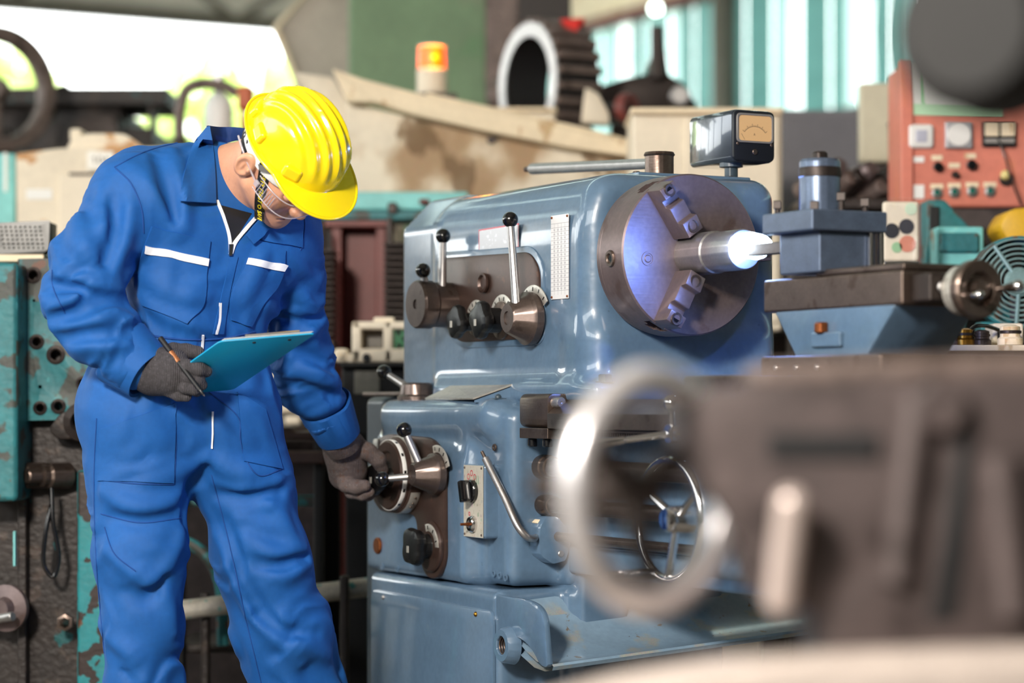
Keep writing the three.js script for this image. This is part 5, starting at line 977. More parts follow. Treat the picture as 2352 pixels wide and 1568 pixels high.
// cream casting and low bench seen between body and arm
{
  const t = thing('spotted_casting', 'spotted cream machine casting seen between the worker body and arm', 'machine part');
  mesh('casting', slab([[540, 820], [640, 820], [690, 945], [600, 950], [540, 950]], 7.45, 0.3, 0.03), M.cream, t); mesh('pedestal', rect(560, 945, 720, 985, 7.47, 0.3), M.wall, t); mesh('bracket', rect(655, 955, 690, 975, 7.42, 0.05), M.creamPlain, t); leg(t, 640, 985, 7.35, M.grime, 0.1);
  const b = thing('low_bench', 'low brown steel bench behind the worker legs', 'bench');
  mesh('tray', slab([[470, 980], [668, 980], [680, 992], [748, 990], [748, 1010], [470, 1010]], 6.75, 0.5, 0.004), M.plate, b); mesh('apron_board', rect(470, 1035, 748, 1066, 6.7, 0.05), M.plate, b);
  mesh('rail', rect(400, 1138, 740, 1162, 6.85, 0.06), M.teal, b);
  mesh('shade_panel', rect(380, 1010, 735, 1680, 7.3, 0.05, 0.004), M.near, b); mesh('lower_shelf', rect(400, 1480, 740, 1500, 6.8, 0.4), M.grime, b);  // dark brown panel stands in for the shade under the bench
  for (const x of [400, 720]) mesh('leg', rect(x, 1010, x + 22, 1680, 6.75, 0.06), M.blackMatt, b);
  const p = thing('steel_pipe', 'pale teal-edged pipe running behind the worker legs', 'pipe');
  mesh('pipe', rod(W(392, 1404, 6.42), W(860, 1346, 6.55), 0.027, 0.027), mat({ map: wearTex(128, 0xb9b3a6, 0.2, [{ color: 0x3f9a98, at: 0.2, scale: 5, soft: 0.1, mix: 0.8 }]), metalness: 0.3, roughness: 0.35, tile: 0.3 }), p);
  for (const x of [470, 790]) mesh('pipe_bracket', [rect(x - 10, 1360 - (x - 470) * 0.12, x + 10, 1830, 6.46, 0.04)], M.grime, p);
  const h = thing('bent_hose', 'bent teal hose behind the worker knees', 'hose');
  mesh('hose', tube([W(395, 1240, 6.6), W(440, 1250, 6.59), W(480, 1285, 6.58), W(505, 1340, 6.6), W(512, 1480, 6.62)], 0.017, 40, 10), M.teal, h);
}
// old teal machine at the left edge
{
  const d = 6.15, t = thing('teal_machine', 'old teal machine with bored mounting plate at the left edge', 'machine');
  const P = (x, y) => { const p = W(x, y, d); return [p.x, p.y]; }, hole = (x, y, r) => [...P(x, y), r];
  const holes = [[76, 632, 0.014], [78, 690, 0.006], [84, 785, 0.013], [128, 815, 0.016], [92, 888, 0.007], [92, 937, 0.012], [134, 933, 0.013], [175, 690, 0.010], [190, 880, 0.012]];
  mesh('mounting_plate', ext(poly([P(44, 594), P(260, 590), P(262, 962), P(60, 966)], holes.map((h) => hole(...h))), -d - 0.05, -d, 0.002, 14), M.teal, t);
  for (const [x, y, r] of holes.filter((h) => h[2] > 0.009)) { const p = W(x, y, d); mesh('bushing', turned([[r * 0.85, -0.05], [r * 0.85, 0.003], [r * 1.1, 0.005], [r * 1.5, 0.003], [r * 1.55, 0]], 'z', [p.x, p.y, p.z], 28), M.darkSteel, t); }
  mesh('column', [rect(-60, 602, 40, 1152, d - 0.12, 0.4, 0.015)], M.teal, t);
  mesh('frame', [rect(40, 594, 60, 1600, d + 0.02, 0.3, 0.004), rect(-60, 960, 300, 2050, d + 0.06, 0.3, 0.01), rect(60, 596, 262, 962, d + 0.051, 0.3, 0.004)], M.grime, t);
  mesh('side_strip', [rect(176, 1080, 262, 2050, d + 0.0, 0.12, 0.01)], M.tealFlake, t);
  mesh('casting', [slab([[110, 985], [140, 945], [180, 940], [250, 955], [250, 1005], [130, 1010]], d - 0.02, 0.1, 0.02)], M.grime, t);
  mesh('ring_boss', [turned([[0.03, 0], [0.046, 0], [0.05, 0.01], [0.05, 0.04], [0.03, 0.05], [0.028, 0.02]], 'z', W(196, 968, d - 0.02).toArray(), 32)], M.darkSteel, t);
  for (const [x, y] of [[62, 1092], [118, 1092]]) { const p = W(x, y, d); mesh('spindle_stub', [turned([[0, -0.05], [0.034, -0.05], [0.034, 0.01], [0.028, 0.016], [0.028, 0.03], [0.019, 0.034], [0.019, 0.07], [0.016, 0.074], [0, 0.074]], 'x', [0, 0, 0], 28).rotateY(-2.4).translate(p.x, p.y, p.z)], M.steelBrown, t); }
  mesh('hex_bolt', [turned([[0, 0], [0.022, 0], [0.022, 0.02], [0.014, 0.022], [0, 0.05]], 'z', W(152, 1428, d).toArray(), 6)], M.steelBrown, t);
  mesh('cable_loop', tube([W(118, 1120, d - 0.03), W(122, 1200, d - 0.04), W(135, 1280, d - 0.04), W(122, 1325, d - 0.04), W(102, 1300, d - 0.04), W(104, 1230, d - 0.04), W(120, 1150, d - 0.03)], 0.006, 50, 8), M.black, t);
  const gx = W(22, 1395, d - 0.02); mesh('flange_wheel', [turned([[0.02, 0], [0.055, 0.0], [0.06, 0.006], [0.06, 0.02], [0.03, 0.026], [0.024, 0.05], [0, 0.05]], 'x', [0, 0, 0], 36).rotateY(-1.9).translate(gx.x, gx.y, gx.z)], M.chuck, t);
  mesh('drive_shaft', rod(W(-30, 1425, d - 0.05), W(30, 1415, d - 0.1), 0.012, 0.012), M.steel, t); mesh('teal_bar', rect(30, 1220, 35, 1300, d - 0.02, 0.02, 0.001), M.tealLight, t);
  mesh('sloped_arm', [slab([[100, 590], [175, 520], [215, 520], [215, 594]], d + 0.12, 0.3, 0.01)], M.teal, t);
  const g = thing('perforated_box', 'grey perforated metal box on the old teal machine', 'box');
  const gh = []; for (let j = 0; j < 6; j++) for (let i = 0; i < 9; i++) gh.push([...(() => { const p = W(2 + i * 11.2 + j * 1.5, 521 + j * 9.6, 6.3); return [p.x, p.y]; })(), 0.0034]);
  mesh('perforated_front', ext(poly(wpoly([[-20, 512], [114, 506], [112, 572], [100, 580], [-20, 584]], 6.3), gh), -6.303, -6.3, 0.0005, 6), mat({ color: 0x777674, metalness: 0.5, roughness: 0.5 }), g);
  mesh('case', [slab([[-20, 514], [112, 508], [110, 574], [100, 582], [-20, 586]], 6.33, 0.12, 0.004)], M.darkSteel, g);
  mesh('base', rect(-20, 584, 100, 600, 6.3, 0.15, 0.002), M.bleached, g);
}
// rusty cream cabinet with dome and number plate
{
  const d = 8.0, t = thing('rusty_cabinet', 'rust-stained cream metal cabinet with number plate behind the worker shoulder', 'cabinet');
  mesh('body', slab([[36, 352], [140, 340], [470, 335], [480, 560], [480, 760], [40, 760]], d, 0.5, 0.01), M.cream, t);
  mesh('dome', [slab([[150, 345], [165, 318], [200, 306], [285, 306], [320, 330], [330, 345]], d + 0.08, 0.3, 0.02), rect(160, 295, 187, 322, d + 0.1, 0.1)], M.cream, t);
  mesh('door', rect(135, 398, 470, 752, d - 0.015, 0.02, 0.006), M.creamPlain, t);
  mesh('slot', rect(158, 396, 222, 403, d - 0.02, 0.012, 0.002), M.darkSteel, t);
  card('number_plate', 0.088, 0.06, (x, w, h) => { x.fillStyle = '#f3efe6'; x.fillRect(0, 0, w, h); x.fillStyle = '#8b847c'; x.font = 'bold 210px sans-serif'; x.textAlign = 'center'; x.textBaseline = 'middle'; x.fillText('104', w / 2, h / 2); }, t, W(230, 368, d - 0.022));
  mesh('sticker', rect(60, 434, 120, 458, d - 0.004, 0.004, 0.001), M.paper, t);
  leg(t, 250, 760, d - 0.1, M.cream, 0.25);
  const u = thing('teal_cabinet', 'small teal cabinet left of the rusty cream cabinet', 'cabinet');
  mesh('body', rect(-60, 352, 34, 620, 8.1, 0.4), M.tealLight, u); mesh('edge_trim', rect(8, 350, 16, 440, 8.09, 0.02, 0.002), M.paper, u); leg(u, -10, 620, 8.0, M.teal, 0.06);
}
// dark machinery and beam across the bright opening
{
  const d = 10.5, t = thing('dark_press', 'dark press machinery silhouetted under the bright opening', 'machine');
  mesh('crosshead', rect(-80, 200, 385, 240, d, 0.5), M.grime, t);
  mesh('body', [slab([[-80, 240], [88, 240], [96, 275], [130, 276], [135, 240], [275, 240], [275, 340], [-80, 380]], d + 0.1, 0.8, 0.02), rect(275, 292, 352, 420, d + 0.1, 0.6)], M.grime, t);
  mesh('post', rect(342, 235, 352, 330, d, 0.15), M.darkSteel, t); mesh('bracket', slab([[105, 205], [150, 190], [160, 205]], d - 0.02, 0.1, 0.005), M.darkSteel, t);
  mesh('cowl', slab([[155, 300], [180, 270], [260, 262], [285, 340], [150, 340]], d - 0.1, 0.2, 0.03), M.darkSteel, t);
  leg(t, 100, 380, d, M.grime, 0.4);
  const f = thing('hanging_flywheel', 'grey ring-shaped flywheel at the upper left edge', 'wheel');
  const c = W(-8, 205, 9.8); mesh('rim', turned([[0.205, -0.04], [0.25, -0.04], [0.258, -0.03], [0.258, 0.03], [0.25, 0.04], [0.205, 0.04], [0.2, 0.03], [0.2, -0.03], [0.205, -0.04]], 'z', [0, 0, 0], 56).rotateY(0.7).translate(c.x, c.y, c.z), M.foreground, f);
  mesh('spoke', rod([c.x, c.y - 0.2, c.z], [c.x, c.y + 0.05, c.z], 0.02), M.foreground, f); mesh('hub', turned(disc(0.05, -0.06, 0.06, 0.01), 'z', [c.x, c.y, c.z]), M.foreground, f);
  mesh('stand', rect(-30, 290, 20, 420, 9.9, 0.1), M.grime, f); leg(f, -5, 420, 9.7, M.grime, 0.08);
  const p = thing('bent_pipe', 'dark brown pipe bent in an upside-down U', 'pipe');
  const q = (x, y) => W(x, y, 9.2); mesh('pipe', tube([q(412, 480), q(412, 330), q(414, 250), q(430, 205), q(465, 192), q(500, 195), q(520, 200), q(545, 215)], 0.022, 60, 12), M.foreground, p); mesh('flange', [turned(disc(0.05, 0, 0.03, 0.005), 'y', q(412, 480).toArray()), turned(disc(0.04, 0, 0.02, 0.005), 'y', q(412, 330).toArray())], M.grime, p); leg(p, 412, 480, 9.0, M.grime, 0.05);
  const o = thing('orange_valve', 'orange valve body just left of the hard hat', 'valve');
  mesh('body', [rect(545, 196, 578, 250, 9.0, 0.1, 0.01), rect(552, 250, 600, 300, 9.0, 0.14, 0.02)], mat({ map: wearTex(128, 0xb8531f, 0.15), roughness: 0.5, tile: 0.2 }), o); mesh('bore', knobAt(572, 262, 9.0, 0.014, 0.006), M.black, o); mesh('bracket', rect(540, 298, 610, 330, 8.98, 0.18), M.blueDark, o); leg(o, 575, 330, 8.9, M.blueDark, 0.04);
  const wt = thing('white_tank', 'white rounded tank left of the orange valve', 'tank');
  mesh('shell', turned([[0, 0], [0.05, 0], [0.056, 0.01], [0.056, 0.16], [0.04, 0.2], [0.02, 0.215], [0.02, 0.26], [0, 0.262]], 'y', W(502, 340, 9.3).toArray()), M.white, wt); mesh('valve_cap', turned(disc(0.024, 0.26, 0.285, 0.004), 'y', W(502, 340, 9.3).toArray()), M.steel, wt); leg(wt, 502, 340, 9.2, M.grime, 0.04);
}
// grey duct and green machine
{
  const t = thing('grey_duct', 'big grey-brown sheet metal duct behind the hard hat', 'duct');
  mesh('shell', slab([[742, -60], [622, 62], [676, 190], [700, 330], [905, 330], [880, 190], [800, -60]], 10.6, 0.6, 0.03), mat({ map: wearTex(256, 0xa89d90, 0.1, [{ color: 0x857a6d, at: 0.16, scale: 4, soft: 0.2, mix: 0.6 }]), roughness: 0.6, tile: 1.2 }), t);
  mesh('rim_band', slab([[735, -55], [748, -60], [640, 62], [690, 190], [678, 190], [626, 62]], 10.57, 0.02, 0.004), M.bleached, t); leg(t, 800, 330, 10.4, M.grime, 0.2);
  const g = thing('green_machine', 'tall green painted machine column behind the beacon lamp', 'machine');
  M.green = mat({ map: wearTex(512, 0x6f8a68, 0.1, [{ color: 0x857c6b, at: 0.1, scale: 4, scaleY: 2, soft: 0.2, mix: 0.7 }, { color: 0x5e845c, at: 0.2, scale: 5, soft: 0.15, mix: 0.6 }]), roughness: 0.6, tile: 1.4 });
  mesh('column', rect(800, -120, 1120, 420, 10.0, 0.5, 0.02), M.green, g); mesh('side_column', rect(1110, -120, 1196, 420, 10.0, 0.5, 0.02), M.foreground, g); mesh('base', rect(780, 232, 1120, 420, 9.85, 0.6), M.green, g); mesh('head', rect(1190, -120, 1312, 60, 10.0, 0.5), M.grime, g); leg(g, 960, 420, 9.8, M.green, 0.35);
  const b = thing('beacon_lamp', 'orange beacon lamp with cream base on the hopper', 'lamp');
  const p = W(992, 215, 8.75); mesh('base', turned([[0, 0], [0.055, 0], [0.055, 0.085], [0.05, 0.09], [0, 0.09]], 'y', p.toArray(), 32), M.creamPlain, b);
  mesh('lens', turned([[0.05, 0.09], [0.052, 0.092], [0.05, 0.165], [0.046, 0.17], [0, 0.17]], 'y', p.toArray(), 32), mat({ color: 0xff8a0a, transmission: 0.35, roughness: 0.3, thickness: 0, emissive: 0xff7a00, emissiveIntensity: 0.35 }), b);
  mesh('bulb', ball([p.x + 0.012, p.y + 0.13, p.z + 0.02], 0.018, 16), mat({ color: 0xffe080, emissive: 0xffc040, emissiveIntensity: 5 }), b); mesh('cap', turned(disc(0.053, 0.168, 0.176, 0.002), 'y', p.toArray()), M.creamPlain, b);
  const pl = new THREE.PointLight(0xffa030, 0.12); pl.position.set(p.x + 0.012, p.y + 0.13, p.z + 0.045); pl.castShadow = true; b.add(pl);
  mesh('mount', rect(955, 214, 1050, 232, 8.72, 0.2, 0.004), M.darkSteel, b); leg(b, 1000, 232, 8.6, M.darkSteel, 0.05);
}
// standing gear ring with a red cloth and a yellow tag
{
  const t = thing('gear_ring', 'large dark toothed gear ring standing on edge', 'gear'), c = W(1262, 196, 9.15), d = 9.15;
  const put = (g) => g.rotateY(-1.08).translate(c.x, c.y, c.z);
  const R0 = 0.18, R1 = 0.222, RT = 0.246, w = 0.09;
  mesh('ring', put(turned([[R0, -w], [R1, -w], [R1, w], [R0, w], [R0, -w]], 'z', [0, 0, 0], 72)), M.blackMatt, t);
  mesh('face_rim', put(turned([[R0, w], [R0, w + 0.008], [R1 + 0.01, w + 0.008], [R1 + 0.012, w]], 'z', [0, 0, 0], 72)), M.steel, t);
  for (let i = 0; i < 26; i++) { const a = i / 26 * 2 * Math.PI; mesh('tooth', put(box(0.03, RT - R1 + 0.01, 2 * w, 0, (RT + R1) / 2, 0, 0.003).rotateZ(a)), M.foreground, t); }
  mesh('stand', [rect(1215, 270, 1300, 420, d + 0.05, 0.2)], M.redBrown, t); leg(t, 1258, 420, d - 0.1, M.redBrown, 0.07);
  const cl = thing('red_cloth', 'red cloth hung over the top of the gear ring', 'cloth');
  mesh('cloth', [slab([[1286, 44], [1344, 40], [1340, 56], [1326, 62], [1318, 84], [1306, 74]], d - 0.14, 0.012, 0.004)], mat({ color: 0xe0352f, roughness: 0.8 }), cl);
  const tg = thing('yellow_tag', 'yellow tag on the side of the gear ring', 'tag');
  mesh('tag', slab([[1322, 114], [1352, 114], [1352, 146], [1330, 150]], d - 0.13, 0.01, 0.004), mat({ color: 0xd0b020, roughness: 0.6 }), tg); mesh('tag_hook', rod(W(1336, 116, d - 0.125), W(1334, 104, d - 0.12), 0.004), M.steel, tg);
  const m = thing('motor', 'grey electric motor left of the gear ring', 'motor'); mesh('body', [turned(disc(0.07, -0.1, 0.1, 0.02), 'z', [0, 0, 0]).rotateY(1.3).translate(...W(1182, 218, 9.55).toArray())], M.foreground, m); mesh('cap', [turned(disc(0.04, 0.09, 0.14, 0.01), 'z', [0, 0, 0]).rotateY(1.3).translate(...W(1150, 225, 9.5).toArray())], M.redBrown, m); mesh('base', rect(1140, 255, 1215, 300, 9.48, 0.2), M.darkSteel, m); leg(m, 1180, 300, 9.3, M.darkSteel, 0.06);
  const v = thing('red_wheel_unit', 'small cream-bodied unit with dark red wheel right of the gear ring', 'wheel_unit'); mesh('rim', turned([[0.02, -0.02], [0.052, -0.02], [0.056, 0], [0.052, 0.02], [0.02, 0.02]], 'z', [0, 0, 0]).rotateY(0.9).translate(...W(1440, 248, 8.6).toArray()), M.redBrown, v); mesh('shaft', rod(W(1395, 252, 8.68), W(1445, 247, 8.6), 0.022), M.darkSteel, v); mesh('body', [slab([[1335, 280], [1345, 200], [1375, 215], [1400, 262], [1400, 285]], 8.62, 0.1, 0.01)], M.creamPlain, v); leg(v, 1370, 285, 8.36, M.creamPlain, 0.04);  // built round a dark red wheel, kind of machine unknown
  const k = thing('dark_machine_top', 'dark machine top in front of the bright sheets', 'machine'); mesh('block', [slab([[1360, 260], [1372, 200], [1440, 178], [1490, 170], [1500, 110], [1530, 110], [1535, 172], [1570, 190], [1600, 240], [1600, 270]], 9.5, 0.4, 0.02)], M.darkSteel, k); mesh('chimney', [rod(W(1512, 180, 9.45), W(1510, 60, 9.45), 0.03, 0.026)], M.darkSteel, k); mesh('drum', knobAt(1560, 222, 9.5, 0.04, 0.05), M.steel, k); leg(k, 1480, 270, 9.3, M.darkSteel, 0.12);  // dark top of a machine of unknown kind
}
// cream cabinets and grey locker behind the lathe
{
  const a = thing('cream_block', 'small cream block below the gear ring on the hopper', 'block'); mesh('body', rect(1090, 250, 1275, 330, 8.6, 0.2), M.creamPlain, a); mesh('lid', rect(1085, 246, 1280, 256, 8.57, 0.24), M.bleached, a); leg(a, 1180, 330, 8.35, M.creamPlain, 0.08);
  const b = thing('cream_cabinet', 'wide cream cabinet right behind the ammeter', 'cabinet'); mesh('body', rect(1452, 250, 1797, 760, 7.7, 0.36, 0.012), M.creamPlain, b); mesh('door', rect(1575, 268, 1788, 740, 7.685, 0.02, 0.004), M.creamPlain, b); mesh('top_trim', rect(1448, 246, 1800, 262, 7.67, 0.4), M.bleached, b); leg(b, 1620, 760, 7.5, M.creamPlain, 0.2);
  const c = thing('grey_locker', 'blank grey locker between ammeter and cream panel', 'locker'); mesh('body', rect(1780, 252, 2000, 760, 9.0, 0.5, 0.01), mat({ map: wearTex(256, 0x77757a, 0.08), roughness: 0.6, tile: 1 }), c); mesh('door', rect(1800, 268, 1990, 740, 8.985, 0.02, 0.004), mat({ map: wearTex(256, 0x6f6d73, 0.08), roughness: 0.55, tile: 1 }), c); leg(c, 1890, 760, 8.8, M.darkSteel, 0.2);
  const e = thing('cream_panel', 'tall cream panel left of the red control panel', 'panel'); mesh('board', rect(1976, 190, 2080, 372, 8.2, 0.06, 0.01), mat({ map: wearTex(128, 0xd6cdb4, 0.05), roughness: 0.6, tile: 0.8 }), e); mesh('bracket', rect(2045, 186, 2080, 198, 8.18, 0.03, 0.003), M.redBrown, e); mesh('post', rect(2015, 370, 2040, 900, 8.22, 0.05), M.darkSteel, e); leg(e, 2028, 900, 8.1, M.darkSteel, 0.03);  // plain tall cream panel on a post
  const f = thing('dark_cylinder', 'dark cylinder beside the red control panel', 'cylinder'); mesh('shell', [rod(W(2060, 420, 7.8), W(2058, 285, 7.8), 0.026, 0.026)], M.foreground, f); mesh('cap', [rod(W(2058, 290, 7.8), W(2058, 280, 7.8), 0.03, 0.028)], M.darkSteel, f); leg(f, 2060, 420, 7.7, M.darkSteel, 0.02);
  const g = thing('scrap_heap', 'low heap of grey machine scrap behind the tool post', 'scrap'); for (let i = 0; i < 9; i++) { const x = 1862 + i * 24, y = 400 + 20 * Math.sin(i * 2.3); mesh('casting', [rod(W(x - 25, y + 40, 7.6), W(x + 22, y + 8 * Math.cos(i), 7.5), 0.03 + 0.01 * (i % 3), 0.026, 10)], [M.foreground, M.darkSteel, M.chuck][i % 3], g); } mesh('bench', rect(1835, 455, 2110, 480, 7.45, 0.4), M.grime, g); leg(g, 1950, 480, 7.3, M.grime, 0.15);
}
// red control panel
{
  const d = 7.0, t = thing('control_panel', 'salmon red control panel with gauges and rows of switches', 'control panel');
  const R = mat({ map: wearTex(256, 0xd8806c, 0.08, [{ color: 0xe0885f, at: 0.16, scale: 4, soft: 0.2, mix: 0.5 }]), roughness: 0.5, tile: 0.8 });
  mesh('panel', [rect(2076, 140, 2420, 476, d, 0.3, 0.012)], R, t); mesh('flange', rect(2070, 136, 2098, 476, d - 0.015, 0.05, 0.004), R, t);
  card('notice', 0.262, 0.155, (x, w, h) => { x.fillStyle = '#eef0ea'; x.fillRect(0, 0, w, h); x.strokeStyle = '#6fcf7a'; x.lineWidth = 14; x.strokeRect(60, 22, w - 120, h - 70); x.fillStyle = '#bfe7c0'; x.fillRect(0, h * 0.78, w, h * 0.22); x.fillStyle = '#55595a'; x.font = 'bold 60px sans-serif'; x.fillText('A I', w * 0.55, h * 0.5); }, t, W(2200, 203, d - 0.004));
  const G = mat({ color: 0xe9e6e2, roughness: 0.4 });
  { const g = mesh('round_gauge', [rect(2086, 284, 2146, 340, d - 0.02, 0.03, 0.012)], G, t); mesh('gauge_face', rect(2104, 298, 2130, 326, d - 0.024, 0.01, 0.003), mat({ color: 0xb9b9c8, roughness: 0.3 }), g); }
  { const g = mesh('square_gauge', [rect(2172, 278, 2234, 340, d - 0.02, 0.03, 0.004)], mat({ color: 0xb5b4b8, roughness: 0.3, metalness: 0.3 }), t); mesh('gauge_dial', knobAt(2203, 309, d - 0.02, 0.034, 0.006), G, g); mesh('gauge_hub', knobAt(2203, 306, d - 0.012, 0.009, 0.008), M.black, g); }
  { const g = mesh('twin_meter', [rect(2258, 276, 2334, 336, d - 0.02, 0.03, 0.004)], M.blackMatt, t); for (const x of [2263, 2300]) mesh('meter_face', rect(x, 279, x + 31, 312, d - 0.024, 0.01, 0.002), M.bleached, g); mesh('meter_trim', rect(2263, 318, 2331, 328, d - 0.024, 0.01, 0.002), mat({ color: 0x9a9590, roughness: 0.4 }), g); }
  for (const [x, y, r, m] of [[2152, 384, 0.014, 'b'], [2229, 380, 0.015, 'b'], [2192, 402, 0.010, 'd']]) { const g = mesh('switch_knob', knobAt(x, y, d, r, 0.025), m === 'b' ? M.black : M.darkSteel, t); mesh('name_tag', rect(x - 13, y - 28, x + 13, y - 16, d - 0.003, 0.004, 0.001), M.bleached, g); }
  for (const [x, y] of [[2110, 366], [2110, 440]]) mesh('name_tag', rect(x - 13, y - (y > 400 ? 16 : 7), x + 13, y + (y > 400 ? 16 : 7), d - 0.003, 0.004, 0.001), M.paper, t);
  for (const [x, y] of [[2152, 444], [2192, 442], [2233, 440], [2274, 440]]) { const g = mesh('push_button', [knobAt(x, y, d, 0.013, 0.014), knobAt(x, y, d, 0.017, 0.006)], M.steel, t); mesh('button_cap', knobAt(x, y - 2, d - 0.014, 0.008, 0.006), mat({ color: 0x0f6a5e, roughness: 0.3 }), g); mesh('name_tag', rect(x - 15, y - 22, x + 15, y - 10, d - 0.003, 0.004, 0.001), M.bleached, g); }
  { const g = mesh('signal_lamp', [knobAt(2310, 412, d, 0.020, 0.012)], M.darkSteel, t); mesh('lamp_lens', ball(W(2309, 402, d - 0.015), 0.015, 18), mat({ color: 0xe6d58c, roughness: 0.2, clearcoat: 1 }), g); }
  mesh('cable', tube([W(2292, 318, d - 0.04), W(2308, 360, d - 0.05), W(2322, 410, d - 0.05), W(2345, 470, d - 0.04)], 0.003, 30, 8), M.black, t);
  mesh('shade_box', rect(2130, 476, 2420, 530, d + 0.02, 0.25), M.near, t); mesh('pedestal', rect(2180, 530, 2420, 1500, d + 0.02, 0.25), M.grime, t); leg(t, 2290, 1500, d - 0.25, M.grime, 0.1);  // dark box in place of the shade below the red panel
}
// teal frame, fan, yellow hood, shield and clutter at the right
{
  const t = thing('teal_stand', 'teal triangular machine frame below the red control panel', 'machine'); 
  mesh('gusset', slab([[2128, 458], [2170, 458], [2262, 560], [2262, 640], [2128, 640]], 6.7, 0.12, 0.01), M.teal, t); mesh('slot', rect(2136, 474, 2158, 560, 6.69, 0.02, 0.004), M.blackMatt, t); mesh('box_body', rect(2150, 520, 2260, 640, 6.55, 0.1), M.tealLight, t); mesh('cover', rect(2160, 534, 2250, 580, 6.535, 0.02), M.teal, t); mesh('red_post', rect(2108, 470, 2130, 620, 6.8, 0.08), M.redBrown, t); leg(t, 2190, 640, 6.4, M.teal, 0.08);
  const f = thing('fan', 'grey fan with ringed wire guard at the right edge', 'fan'), c = W(2338, 648, 6.1), Gm = mat({ map: wearTex(128, 0x7d9a98, 0.1), metalness: 0.2, roughness: 0.45, tile: 0.3 });
  for (let i = 0; i < 7; i++) mesh('guard_ring', new THREE.TorusGeometry(0.035 + i * 0.0125, 0.0028, 8, 56).translate(c.x, c.y, c.z + 0.012 - i * 0.001), Gm, f);
  for (let i = 0; i < 5; i++) { const a = i * 1.2566 + 0.9; mesh('guard_spoke', rod([c.x + 0.03 * Math.cos(a), c.y + 0.03 * Math.sin(a), c.z + 0.014], [c.x + 0.112 * Math.cos(a), c.y + 0.112 * Math.sin(a), c.z + 0.004], 0.006, 0.006, 8), Gm, f); }
  mesh('guard_hub', turned(disc(0.034, 0, 0.022, 0.006), 'z', c.toArray()), Gm, f); mesh('shroud', turned([[0.0, -0.09], [0.1, -0.09], [0.118, -0.05], [0.118, 0.004], [0.112, 0.008], [0.11, -0.04], [0, -0.07]], 'z', c.toArray(), 48), M.teal, f);
  for (let i = 0; i < 4; i++) mesh('blade', box(0.05, 0.075, 0.004, 0, 0.06, -0.02, 0.001).rotateY(0.4).rotateZ(i * 1.57).translate(c.x, c.y, c.z), M.darkSteel, f);
  leg(f, 2338, 730, 5.85, M.teal, 0.04);
  const y = thing('yellow_hood', 'yellow machine hood at the right edge under the control panel', 'hood'); mesh('hood', slab([[2296, 520], [2320, 480], [2420, 470], [2420, 580], [2330, 575]], 6.5, 0.2, 0.02), mat({ map: wearTex(128, 0xd9a81c, 0.1), roughness: 0.5, tile: 0.3 }), y); mesh('hinge', rect(2310, 560, 2330, 580, 6.48, 0.04, 0.004), M.darkSteel, y); leg(y, 2390, 580, 6.4, M.grime, 0.03);
  const s = thing('clear_shield', 'clear curved splash shield with stickers behind the slide handwheel', 'shield');
  mesh('backing', rect(2028, 462, 2112, 600, 6.3, 0.02, 0.01), M.creamPlain, s); for (const [x, yy, r, cc] of [[2048, 530, 0.02, 0x22222a], [2082, 520, 0.02, 0x33333c], [2084, 560, 0.022, 0xd98a72], [2060, 568, 0.014, 0x9cc79a], [2092, 480, 0.016, 0xcfe3c8]]) mesh('sticker', knobAt(x, yy, 6.3, r, 0.003), mat({ color: cc, roughness: 0.5 }), s);
  mesh('pane', gridMesh((u, v) => { const p = W(2026 + 96 * u + 16 * Math.sin(v * 1.5) * u, 604 - 150 * v, 6.24 - 0.05 * Math.sin(u * 1.57)); return p; }, 14, 10, 0.003), mat({ color: 0xffffff, transmission: 1, roughness: 0.04, thickness: 0, side: THREE.DoubleSide }), s);
  mesh('base_rail', rect(2032, 600, 2112, 610, 6.22, 0.08, 0.003), M.chrome, s); mesh('base_block', rect(2028, 610, 2120, 640, 6.2, 0.1), M.darkSteel, s); leg(s, 2070, 640, 6.0, M.darkSteel, 0.03);
  const tb = thing('parts_bench', 'narrow cream-edged bench holding loose parts at the right', 'bench'); mesh('bench_top', rect(2160, 792, 2420, 806, 5.6, 0.4, 0.003), M.bleached, tb); mesh('front_board', rect(2165, 806, 2420, 900, 5.62, 0.35), M.grime, tb); leg(tb, 2290, 900, 5.5, M.grime, 0.08);
  [[2185, 775, 0.016, M.foreground, 'small grey turned part on the left of the parts bench'], [2215, 765, 0.02, M.brass, 'brass flanged part on the parts bench'], [2255, 772, 0.018, M.darkSteel, 'dark round part in the middle of the parts bench'], [2320, 765, 0.024, M.bleached, 'cream flanged part on the right of the parts bench']].forEach(([x, yy, r, m, label]) => { const p = W(x, 792, 5.7); const u = thing('machine_part', label, 'part'); mesh('body', turned([[0, 0], [r * 1.25, 0], [r * 1.25, r * 0.6], [r, r * 0.8], [r, r * 1.8], [r * 0.5, r * 2], [0, r * 2]], 'y', [p.x, p.y, p.z], 20), m, u); mesh('collar', turned([[r, r * 1.1], [r * 1.12, r * 1.15], [r * 1.12, r * 1.4], [r, r * 1.45]], 'y', [p.x, p.y, p.z], 20), M.darkSteel, u); });
  const bx = thing('junction_box', 'open beige junction box on the parts bench', 'box'); mesh('case', rect(2280, 742, 2352, 792, 5.78, 0.1), M.creamPlain, bx); mesh('opening', rect(2292, 758, 2318, 782, 5.772, 0.02, 0.002), M.blackMatt, bx); mesh('wire', tube([W(2215, 785, 5.7), W(2235, 752, 5.7), W(2262, 748, 5.72), W(2300, 760, 5.76)], 0.005, 24, 8), M.black, bx);
}
